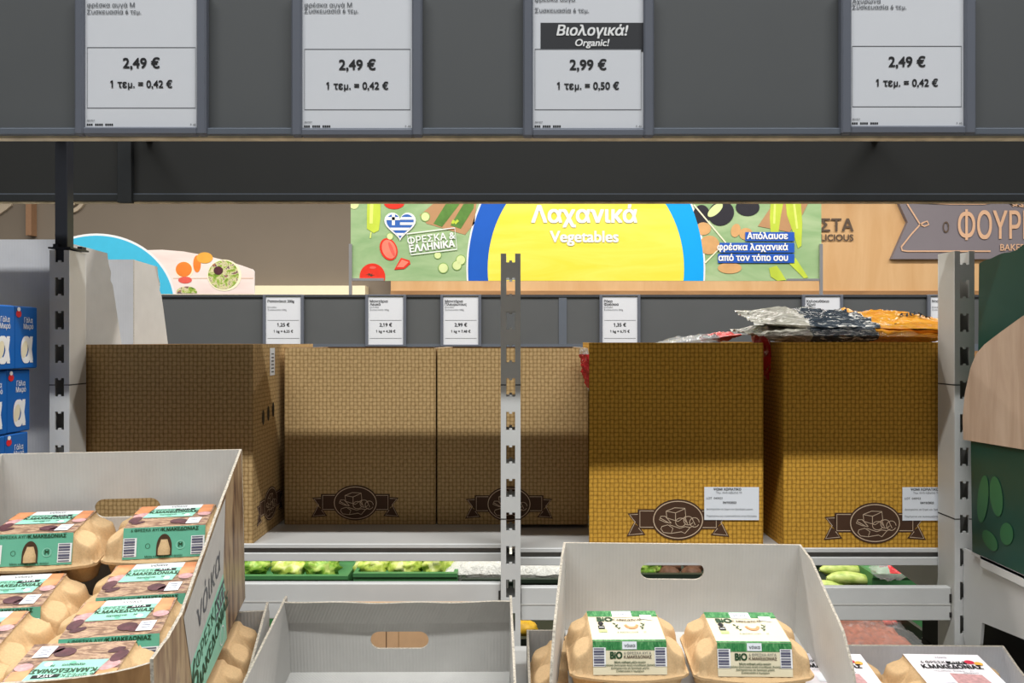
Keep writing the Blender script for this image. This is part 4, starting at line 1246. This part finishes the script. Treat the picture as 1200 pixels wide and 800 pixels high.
def egg_case(label, rear_centre, yaw, tilt, w_, depth, h, prof, front_h, inner, outer, hole=None, floor_z=0.0, flare=(0, 0), lean=None, htop=None, outer_front=None, group=None, jag=0.0):
    """rear_centre: bottom centre of the rear panel; prof: side-panel top edge [(distance forward, height)...]"""
    t = thing('egg_case', label, 'egg case', rear_centre, (tilt, 0, yaw), 'cardboard egg cases on the near shelf')
    b = MB(); rear_panel(b, -w_ / 2, w_ / 2, h, hole, inner, outer, 'edge_white', lean, htop); b.build('rear_panel', t)
    for s_ in (-1, 1):
        b = MB()
        fl = flare[0] if s_ < 0 else flare[1]
        x = s_ * w_ / 2
        # frame: a = forward distance, c = height, n = outward
        fn = lambda a, c, n_, s_=s_, fl=fl, x=x: Vector((x + s_ * (n_ + fl * a), -a, c))
        pts = [(0.0, 0.0)] + [(depth, 0.0)] 
        edge = list(prof)[::-1]
        dens = []
        random.seed(int(w_ * 1e4) + s_)
        for i in range(len(edge) - 1):
            (a0, c0), (a1, c1) = edge[i], edge[i + 1]
            nn = 9
            for k in range(nn):
                q = k / nn
                dens.append((a0 + (a1 - a0) * q, c0 + (c1 - c0) * q + random.uniform(-jag, jag)))
        dens.append(edge[-1])
        b.prism(pts + dens, fn, -TH if s_ > 0 else -TH, 0.0, inner, outer, 'edge_white')
        b.build('side_panel', t)
    b = MB(); b.box((-w_ / 2 + TH, -depth, floor_z), (w_ / 2 - TH, 0.0, floor_z + 0.0025), inner); b.build('floor_panel', t)
    b = MB()
    of = outer_front or outer
    fh = front_h if callable(front_h) else (lambda x: front_h)
    N_ = 20
    xl = -w_ / 2 - flare[0] * depth + TH; xr = w_ / 2 + flare[1] * depth - TH
    xs = [xl + (xr - xl) * i / N_ for i in range(N_ + 1)]
    b.prism([(xl, 0), (xr, 0)] + [(x, fh(x)) for x in xs[::-1]], fr((0, -depth, 0), (1, 0, 0), (0, 0, 1), (0, -1, 0)), -TH, 0, inner, of, 'edge_white'); b.build('front_panel', t)
    return t
def world_of(t, p):
    M = Matrix.Translation(t.location) @ t.rotation_euler.to_matrix().to_4x4()
    return M @ Vector(p)

# ---- egg cartons
FZ, LH = 0.026, 0.036
HU, HV = 0.0725, 0.0475
def profz(v):
    a = abs(v)
    if a < 0.0345: return LH
    return max(0.0, LH - (a - 0.0345) * 3.0)
def sst(x):
    x = min(1.0, max(0.0, x)); return x * x * (3 - 2 * x)
def lidz(u, v):
    au, av = abs(u), abs(v)
    pl = profz(v)
    if au <= 0.0455: return pl
    t = (au - 0.0455) / 0.0245
    side = LH * max(0.0, 1.0 - t) ** 0.9
    cv = max(0.0, LH - max(0.0, av - 0.0345) * 3.0 - (0.010 * sst(t * 1.6)) - 0.012 * sst(t * 1.8) * (1 - sst(av / 0.013)))
    z = max(0.0, min(side, cv))
    # egg bulges set into the sloping ends
    du, dv = (au - 0.0585) / 0.0120, (av - 0.0245) / (0.0185 if av > 0.0245 else 0.0165)
    r = math.sqrt(du * du + dv * dv)
    if r < 1.0: z = max(z, z * 0.4 + 0.0045) + 0.0175 * (1 - r ** 3) ** 0.55 * (0.60 + 0.40 * t); z = min(z, LH - 0.0035 - 0.55 * (au - 0.0455) - 0.25 * max(0.0, av - 0.026))
    elif r < 1.20: z -= 0.0022 * math.sin((r - 1.0) / 0.20 * PI)
    return max(0.0, z)
def edge_half(u, front):
    base = HV - 0.008 * max(0.0, (abs(u) - 0.058) / 0.0145) ** 2
    if front: base += 0.0085 * max(0.0, 1 - (u / 0.058) ** 2)
    return base
def carton_meshes():
    lid = MB()
    NU, NV = 104, 76
    def fl(a, c):
        u = (a * 2 - 1) * HU
        v = (c * 2 - 1)
        v = v * edge_half(u, v < 0)
        return (u, v, FZ + lidz(u, v) + 0.0003 * noise.noise(Vector((u, v, 0)) * 500))
    lid.grid(NU, NV, fl, 'pulp')
    rim = []
    for i in range(NU + 1):
        u = (i / NU * 2 - 1) * HU; rim.append((u, -edge_half(u, True)))
    for i in range(NU, -1, -1):
        u = (i / NU * 2 - 1) * HU; rim.append((u, edge_half(u, False)))
    lid.prism(rim, lambda x, y, z: Vector((x, y, z)), FZ - 0.0030, FZ - 0.0002, 'pulp')
    tray = MB()
    def ft(a, c):
        u = (a * 2 - 1) * (HU - 0.001); v = (c * 2 - 1); v = v * (edge_half(u, v < 0) - 0.0015)
        d = 0.0
        for uu in (-0.047, 0.0, 0.047):
            for vv in (-0.0225, 0.0225):
                r = math.sqrt(((u - uu) / 0.0225) ** 2 + ((v - vv) / 0.0215) ** 2)
                if r < 1: d = max(d, 0.0225 * min(1.0, (1 - r ** 2.5) * 2.2) ** 0.7)
        return (u, v, FZ - 0.0033 - d)
    tray.grid(66, 44, ft, 'pulp')
    latch = MB()
    def flt(a, c):
        u = (a * 2 - 1)
        dd = 0.015 + 0.018 * c
        wd = 0.0072 * (0.55 + 0.45 * min(1, c * 1.6))
        p = FF(u * wd, dd)
        bul = 0.0045 * (1 - u * u) ** 0.5 * min(1.0, 0.35 + c)
        return p + FN * bul
    latch.grid(14, 10, flt, 'pulp')
    return lid, tray, latch
LT = 0.0367                                     # label height above the flange
fdir = Vector((0, -0.0120, -0.0347)); FL = fdir.length; fdir.normalize()
FN = Vector((0, fdir.z, -fdir.y)); FN = FN if FN.y < 0 else -FN
def TT(x, y, z=0.0): return Vector((x, y, FZ + LT + z))
def FF(x, d, z=0.0): return Vector((x, -0.0347, FZ + LT)) + fdir * d + FN * z
def FFu(x, y, z=0.0): return FF(x, -y, z)       # y up
def label_base(hw, top, front):
    b = MB()
    b.face([TT(-hw, 0.0347), TT(hw, 0.0347), TT(hw, -0.0347), TT(-hw, -0.0347)], top)
    b.face([FF(-hw, 0), FF(hw, 0), FF(hw, FL), FF(-hw, FL)], front)
    b.face([TT(-hw, 0.0347), TT(hw, 0.0347), Vector((hw, 0.0458, FZ + 0.002)), Vector((-hw, 0.0458, FZ + 0.002))], top)
    return b
def barcode(b, fn, x0, x1, y0, y1, n_=7, off=0.0006):
    b.poly([(x0, y0), (x1, y0), (x1, y1), (x0, y1)], fn, 'white', off)
    for k in range(n_):
        yy = y0 + (y1 - y0) * (k + 0.5) / n_; hh = (y1 - y0) / n_ * (0.2 + 0.12 * (k % 3))
        b.poly([(x0 + 0.001, yy - hh), (x1 - 0.002, yy - hh), (x1 - 0.002, yy + hh), (x0 + 0.001, yy + hh)], fn, 'bar', off + 0.0003)
def make_carton(kind):
    t = thing('egg_carton', '', 'egg carton')
    for nm, q in zip(('lid', 'tray'), CM[:2]):
        q_ = bpy.data.objects.new(nm, CMD[nm]); COL.objects.link(q_); q_.parent = t
    hw = 0.0465
    if kind == 'mint':
        lb = label_base(hw, 'label_wood', 'mint').build('label', t)
        b = MB()
        q = lambda P, m_, o=0.0004: b.poly(P, TT, m_, o)
        q([(-hw, 0.010), (-0.032, 0.008), (-0.024, 0.0347), (-0.044, 0.0347)], 'egg_orange'); q([(0.030, 0.004), (0.045, 0.010), (0.044, 0.0347), (0.027, 0.0347)], 'egg_orange')
        q(ell(-0.036, 0.004, 0.010, 0.007, 14, 30), 'rose_photo', 0.0005); q(ell(0.038, 0.003, 0.008, 0.006, 14), 'rose_photo', 0.0005)
        q(ell(-0.040, -0.010, 0.0065, 0.010, 14, -20), 'plum', 0.0006); q(ell(0.012, -0.019, 0.010, 0.0075, 14), 'plum', 0.0006); q(ell(0.026, -0.022, 0.012, 0.006, 14, 20), 'plum', 0.0006); q(ell(-0.034, -0.020, 0.008, 0.004, 14, 25), 'plum', 0.0006)
        q([(-0.026, 0.0235), (0.030, 0.0235), (0.031, 0.0347), (-0.024, 0.0347)], 'white', 0.0007)
        q([(-0.033, -0.005), (0.025, -0.005), (0.030, 0.0235), (-0.026, 0.0235)], 'mint_pale', 0.0007)
        q([(0.022, -0.029), (0.037, -0.029), (0.038, -0.011), (0.0235, -0.011)], 'sticker', 0.001)
        for k in range(3): b.line([(0.026, -0.015 - 0.004 * k), (0.034, -0.015 - 0.004 * k)], 0.0012, TT, 'bar', 0.0012)
        b.text('νόικα', 0.0075, TT, 0.003, 0.029, 'ink_grey', bold=0.0, shear=0.2, off=0.0011)
        b.poly([(0.001, 0.0155), (0.024, 0.0165), (0.024, 0.0215), (0.001, 0.0205)], TT, 'ink', 0.001)
        b.text('6 ΦΡΕΣΚΑ', 0.0068, TT, -0.012, 0.0180, 'ink_green', bold=0.0, off=0.0011, sx=0.95); b.text('ΑΥΓΑ', 0.0052, TT, 0.0125, 0.0185, 'white', bold=0.02, off=0.0014)
        b.text('Κ.ΜΑΚΕΔΟΝΙΑΣ', 0.0082, TT, 0.0, 0.0105, 'ink_green', bold=0.03, off=0.0011, sx=0.92)
        b.text('αχυρώνα     M', 0.0045, TT, 0.0, 0.0025, 'ink_green', bold=0.01, off=0.0011); b.poly(ell(0.018, 0.0, 0.0035, 0.0032, 14), TT, 'white', 0.0009); b.poly(ell(-0.003, -0.0005, 0.0028, 0.0026, 14), TT, 'mint', 0.0009)
        b.text('6 ΦΡΕΣΚΑ ΑΥΓΑ', 0.0046, FFu, -0.020, -0.0035, 'ink_green', bold=0.008, off=0.0006); b.text('Κ.ΜΑΚΕΔΟΝΙΑΣ', 0.0056, FFu, 0.018, -0.0035, 'ink_green', bold=0.03, off=0.0006)
        barcode(b, FFu, -0.046, -0.031, -0.034, -0.012); barcode(b, FFu, 0.0305, 0.046, -0.034, -0.012)
        b.poly([(-0.0088, -0.034), (0.0088, -0.034)] + [(0.0088 * math.cos(a) , -0.024 + 0.0155 * math.sin(a)) for a in [PI * k / 12 for k in range(13)]], FFu, 'pulp_dark', 0.0005)
        b.line(ell(0.0185, -0.022, 0.0048, 0.0048, 18), 0.0009, FFu, 'mint_pale', 0.0006, True); b.text('M', 0.0065, FFu, 0.0185, -0.022, 'ink_green', bold=0.04)
        b.line(ell(-0.0185, -0.022, 0.0026, 0.0028, 14), 0.0005, FFu, 'ink_green', 0.0006, True)
        b.text('Μέση καθαρή μάζα 6 αυγών', 0.0032, FFu, 0.0, -0.0345, 'ink_green', bold=0.01)
        b.build('printed_label_design', lb)
        q_ = bpy.data.objects.new('latch', CMD['latch']); COL.objects.link(q_); q_.parent = t
    elif kind == 'bio':
        hw = 0.0445
        lb = label_base(hw, 'cream', 'cream').build('label', t)
        b = MB()
        q = lambda P, m_, o=0.0004: b.poly(P, TT, m_, o)
        q([(-hw, 0.021), (hw, 0.021), (hw, 0.0347), (-hw, 0.0347)], 'bio_green')
        q([(-0.013, 0.019), (0.012, 0.019), (0.012, 0.033), (-0.013, 0.033)], 'sticker', 0.0008); b.text('νόικα', 0.0062, TT, -0.001, 0.026, 'ink_grey', off=0.0012, shear=0.2)
        q([(0.022, 0.014), (0.036, 0.012), (0.037, 0.023), (0.022, 0.024)], 'sticker', 0.001)
        b.text('BiO', 0.0128, TT, -0.024, 0.0133, 'ink_green', bold=0.035, off=0.0009)
        word = 'Κ.ΜΑΚΕΔΟΝΙΑΣ'
        for i, ch in enumerate(word):
            x = -0.0125 + 0.0031 * i; b.text(ch, 0.0056, TT, x, 0.0128 - 0.0015 * math.sin(PI * i / 11) + 0.0, 'letter_dark', bold=0.01, off=0.0009)
        q(ell(-0.030, 0.0045, 0.0035, 0.004, 14), 'ink', 0.0007); q([(-0.034, -0.008), (-0.026, -0.008), (-0.026, -0.0005), (-0.034, -0.0005)], 'ink', 0.0007)
        q([(-0.034, -0.015), (-0.024, -0.015), (-0.024, -0.0095), (-0.034, -0.0095)], 'lime', 0.0007); b.line([(-0.033, -0.0045), (-0.027, -0.0045)], 0.0012, TT, 'white', 0.0009)
        for s_, x in ((1, -0.0115), (-1, 0.0235)):
            b.line([(x - s_ * 0.002, 0.006), (x + s_ * 0.003, -0.009)], 0.0005, TT, 'ink_green', 0.0007)
            for k in range(4): q(ell(x - 0.0018 + 0.0022 * (k % 2) + s_ * 0.001 * k, 0.004 - 0.0035 * k, 0.0022, 0.0009, 10, 35 if k % 2 else -35), 'ink_green', 0.0008)
        out = [(0.008 + 0.0095 * math.cos(R(a)), 0.004 + 0.0125 * math.sin(R(a))) for a in range(195, 346, 10)]
        inn_ = [(0.008 + 0.0062 * math.cos(R(a)), 0.004 + 0.0078 * math.sin(R(a))) for a in range(345, 194, -10)]
        q(out + inn_, 'arc_orange', 0.0008)
        b.text('6 φρέσκα αυγά       M', 0.0036, TT, 0.006, -0.0155, 'ink_green', off=0.0008)
        b.poly([(-hw, -0.0095), (hw, -0.0095), (hw, 0.0), (-hw, 0.0)], FFu, 'bio_green', 0.0004); q([(-hw, -0.0347), (hw, -0.0347), (hw, -0.0315), (-hw, -0.0315)], 'bio_green', 0.0004)
        b.poly([(-0.009, -0.0085), (0.0085, -0.0085), (0.0085, 0.0), (-0.009, 0.0)], FFu, 'sticker', 0.0008); b.text('νόικα', 0.0052, FFu, 0.0, -0.0045, 'ink_grey', bold=0.01, off=0.0012)
        b.text('BiO', 0.0105, FFu, -0.0165, -0.0155, 'ink_green', bold=0.035, sx=0.9); b.text('6 ΦΡΕΣΚΑ ΑΥΓΑ', 0.0042, FFu, 0.0095, -0.0130, 'ink_grey'); b.text('Κ.ΜΑΚΕΔΟΝΙΑΣ', 0.0045, FFu, 0.0095, -0.0172, 'letter_dark', bold=0.02)
        for k, tx in enumerate(('Μέση καθαρή μάζα αυγών', 'φρέσκα βιολογικά αυγά ελευθέρας βοσκής', 'Διατηρούνται σε δροσερό μέρος', 'Συσκευασία 6 τεμαχίων')):
            b.text(tx, 0.0030, FFu, 0.0, -0.0228 - 0.0032 * k, 'ink_green', bold=0.008 if k else 0.02)
        barcode(b, FFu, -hw, -0.029, -0.0275, -0.0065); barcode(b, FFu, 0.030, hw, -0.0275, -0.0065)
        b.build('printed_label_design', lb)
    elif kind == 'rose':
        lb = label_base(hw, 'pale_rose', 'pale_rose').build('label', t)
        b = MB()
        q = lambda P, m_, o=0.0004: b.poly(P, TT, m_, o)
        b.text('νόικα', 0.0058, TT, -0.004, 0.0265, 'bar', off=0.0008); b.poly([(-0.002, 0.0125), (0.022, 0.0125), (0.022, 0.0185), (-0.002, 0.0185)], TT, 'ink', 0.0006)
        b.text('6 ΦΡΕΣΚΑ', 0.0075, TT, -0.016, 0.0155, 'ink', bold=0.004, off=0.0009, sx=0.95); b.text('ΑΥΓΑ', 0.0058, TT, 0.010, 0.0155, 'white', bold=0.02, off=0.0012)
        b.text('Κ.ΜΑΚΕΔΟΝΙΑΣ', 0.0108, TT, 0.0, 0.0058, 'ink', bold=0.035, off=0.0009, sx=0.9)
        q(ell(0.0265, 0.0170, 0.006, 0.0042, 16), 'magenta', 0.0007); q(ell(0.036, 0.0135, 0.005, 0.004, 16), 'amber', 0.0008)
        b.text('ελευθέρας βοσκής  ·  M', 0.0042, TT, -0.003, -0.0025, 'ink_grey', off=0.0008)
        q([(-0.010, -0.030), (0.030, -0.030), (0.027, -0.010), (-0.010, -0.007)], 'rose_photo', 0.0006); q([(-0.026, -0.026), (-0.012, -0.026), (-0.012, -0.008), (-0.026, -0.008)], 'sticker', 0.0007)
        b.text('αχυρώνα', 0.004, TT, 0.016, -0.0065, 'ink', off=0.0008)
        b.build('printed_label_design', lb)
    return t
CM = carton_meshes()
CMD = {}
for nm, q in zip(('lid', 'tray', 'latch'), CM):
    o = q.build(nm, smooth=True); CMD[nm] = o.data; bpy.data.objects.remove(o)
PROTO = {}
USED = set()
def carton(kind, loc, rot, label, group):
    if kind not in PROTO: PROTO[kind] = make_carton(kind)
    o = PROTO[kind]
    if kind in USED: o = copy_tree(o)
    USED.add(kind)
    o.location = loc; o.rotation_euler = rot
    return tag(o, label, 'egg carton', group)

# ---- left printed case
YA = R(8); TA = R(6)
rr_ = Vector((-0.3634, 1.045, CAMH - 0.350)); wA = 0.2975
rcA = rr_ + Vector((-math.cos(YA) * wA / 2, -math.sin(YA) * wA / 2, 0))
profA = [(0.0, 0.207), (0.142, 0.164), (0.288, 0.115), (0.330, 0.113), (0.3755, 0.116)]
A = egg_case('tall printed egg case at lower left filled with mint-labelled cartons', rcA, YA, TA, wA, 0.3755, 0.207, profA,
             lambda x: 0.113 - 0.012 * (1 - min(1.0, abs(x) / (wA / 2)) ** 4), 'case_white', 'case_wood', hole=(0.003, 0.132, 0.041, 0.0125), floor_z=0.004, outer_front='front_wood', jag=0.0006)
# print on the right outer side
b = MB()
fA = fr((wA / 2, 0, 0), (0, -1, 0), (0, 0, 1), (1, 0, 0))       # a: forward distance, c: height
fT = lambda x, y, z=0.0: fA(-x, y, z)                          # reading direction: away from the viewer
b.poly([(0.10, 0.1725), (0.142, 0.160), (0.285, 0.110), (0.2665, 0.050), (0.12, 0.086)], fA, 'case_grey', 0.0005)
b.poly([(0.12, 0.086), (0.2665, 0.050), (0.255, 0.0), (0.11, 0.0)], fA, 'mint_pale', 0.0005)
ang = math.atan2(0.036, 0.1465)
b.poly([(0.118, 0.080), (0.165, 0.069), (0.163, 0.045), (0.116, 0.056)], fA, 'ink_grey', 0.0008)
b.text('νόικα', 0.042, fT, -0.185, 0.098, 'ink_grey', bold=0.0, shear=0.3, off=0.0010, rot=ang)
b.text('6', 0.055, fT, -0.252, 0.030, 'ink_green', bold=0.0, off=0.001, rot=ang); b.text('ΦΡΕΣΚΑ', 0.024, fT, -0.20, 0.051, 'ink_green', bold=0.0, off=0.001, rot=ang); b.text('ΑΥΓΑ', 0.020, fT, -0.141, 0.062, 'mint_pale', bold=0.02, off=0.0012, rot=ang)
b.text('Κ.ΜΑΚΕΔΟΝΙΑΣ', 0.023, fT, -0.182, 0.027, 'ink_green', bold=0.02, off=0.001, rot=ang)
b.line([(x, y) for x, y in ell(0.135, 0.016, 0.011, 0.011, 18)], 0.0015, fA, 'white', 0.001, True)
b.build('printed_side_design', A)
GM = 'mint-labelled egg cartons in the printed case'
def cA(x, y, hc, tilt, dyaw, label, flip=False, Zhint=None):
    p = world_of(A, (x, y, 0)); p.z = CAMH + hc
    carton('mint', p, (R(tilt) * (-1 if flip else 1), 0, YA + R(dyaw) + (PI if flip else 0)), label, GM)
cA(-0.0735, -0.062, -0.284, 9, 0, 'back left mint carton on top, its front latch showing')
cA(0.0735, -0.060, -0.281, 9, 3, 'back right mint carton on top, its front latch showing')
cA(-0.0735, -0.145, -0.340, 13, 1, 'left mint carton in the second row, behind a white sticker')
cA(0.0735, -0.140, -0.334, 13, 2, 'right mint carton in the second row against the case side')
cA(-0.0740, -0.237, -0.352, 11, 0, 'left mint carton in the third row near the frame edge')
cA(0.0735, -0.234, -0.346, 11, 2, 'right mint carton in the third row beside the cut edge')
cA(-0.0740, -0.316, -0.366, 9, 0, 'front left mint carton in the lower left corner')
cA(0.060, -0.322, -0.357, 11, -2, 'front mint carton turned upside down toward the viewer', True)

# ---- empty case in the middle
HB = 0.113
rB = (-0.1528, 1.05, CAMH + deck_h(1.05) + 0.001)
crease = lambda x: 0.0675 - 0.004 * math.cos(x / 0.153 * PI * 0.8) + 0.004
leanB = lambda x, z: -0.42 * max(0.0, z - crease(x))
B = egg_case('empty grey-white egg case in the middle with a bent rear panel', rB, R(0.5), TILT, 0.305, 0.33, HB,
             [(0.0, HB), (0.17, 0.095), (0.26, 0.08), (0.33, 0.05)], 0.045, 'case_grey', 'case_white', hole=(0.0, 0.049, 0.0395, 0.0125), lean=leanB, htop=lambda x: HB - 0.0015 + 0.001 * math.sin(x * 60), jag=0.0004, flare=(0.0, 0.02))
t = thing('cardboard_box', 'plain kraft box seen through the handle hole of the empty case', 'cardboard box', (-0.155, 1.082, CAMH + deck_h(1.082) + 0.001), (TILT * 0, 0, 0))
b = MB(); b.box((-0.11, 0, 0.002), (0.11, 0.035, 0.072), 'kraft', 0.001); b.build('box_body', t)
b = MB(); b.box((-0.0225, -0.0005, 0.004), (-0.0215, 0.0, 0.071), 'emblem_brown'); b.box((-0.005, -0.0005, 0.004), (-0.0044, 0.0, 0.071), 'sack_brown'); b.build('flap_seam', t)

# ---- lower cases (left under the printed case, right under the organic case)
rF = Vector((-0.331, 1.052, CAMH + deck_h(1.052) + 0.001))
wF = 0.29
rcF = rF + Vector((-math.cos(YA) * wF / 2, -math.sin(YA) * wF / 2, 0))
Fc = egg_case('low egg case hidden beneath the tall printed case', rcF, YA, TILT, wF, 0.30, 0.09, [(0.0, 0.103), (0.15, 0.076), (0.3, 0.05)], 0.03, 'case_grey', 'case_white', floor_z=0.022)
def inF(x, y, z): return world_of(Fc, (x, y, z))
for k, (y, lab) in enumerate(((-0.053, 'rear plain carton peeking out under the tall printed case'), (-0.146, 'middle plain carton peeking out under the tall printed case'), (-0.239, 'front plain carton peeking out under the tall printed case'))):
    carton('plain', inF(0.066, y, 0.0255), (TILT, 0, YA), lab, 'unlabelled-end cartons in the lower cases')
rD = (0.170, 1.062, CAMH + deck_h(1.062) + 0.001)
D = egg_case('low grey egg case under the organic egg case', rD, 0, TILT, 0.300, 0.30, 0.056, [(0.0, 0.056), (0.10, 0.05), (0.3, 0.03)], 0.02, 'case_grey', 'case_white')
carton('plain', world_of(D, (-0.075, -0.075, 0.003)), (TILT, 0, 0), 'rear carton showing left of the organic case in the low case', 'unlabelled-end cartons in the lower cases')
carton('plain', world_of(D, (-0.075, -0.175, 0.003)), (TILT, 0, 0), 'front carton showing left of the organic case in the low case', 'unlabelled-end cartons in the lower cases')

# ---- organic case
hC = 0.1265
rC = (0.2254, 1.035, CAMH - 0.3935)
Cc = egg_case('grey-white egg case with oval handle hole holding two organic cartons', rC, R(-2), TILT, 0.313, 0.205, hC,
              [(0.0, hC), (0.042, 0.1255), (0.085, 0.110), (0.15, 0.088), (0.18, 0.062), (0.197, 0.035), (0.205, 0.02)], 0.012, 'case_white', 'case_white', hole=(-0.0115, 0.0885, 0.042, 0.0118), flare=(0.11, 0.0), jag=0.0003)
GB = 'organic egg cartons'
for x, lab in ((-0.0735, 'left organic carton with cream and green label'), (0.0700, 'right organic carton with cream and green label')):
    p = world_of(Cc, (x - 0.013, -0.108, 0.0065))
    carton('bio', p, (TILT + R(1.5), 0, R(0.5 if x < 0 else -1)), lab, GB).scale = (0.955, 0.98, 1.0)

# ---- right case
rE = (0.490, 1.02, CAMH - 0.4565)
Ec = egg_case('low white egg case at lower right with pale-labelled cartons', rE, R(-1), TILT, 0.315, 0.25, 0.056, [(0.0, 0.056), (0.03, 0.045), (0.09, 0.03), (0.25, 0.02)], 0.02, 'case_cool', 'case_white', flare=(0, 0.02), floor_z=0.0)
GR = 'pale-labelled egg cartons in the right case'
for x, lab in ((-0.095, 'left pale-labelled carton partly behind the organic case side'), (0.052, 'right pale-labelled carton reading Κ.ΜΑΚΕΔΟΝΙΑΣ in the low case')):
    p = world_of(Ec, (x, -0.072, 0.0035)); carton('rose', p, (TILT + R(1), 0, R(-2)), lab, GR)
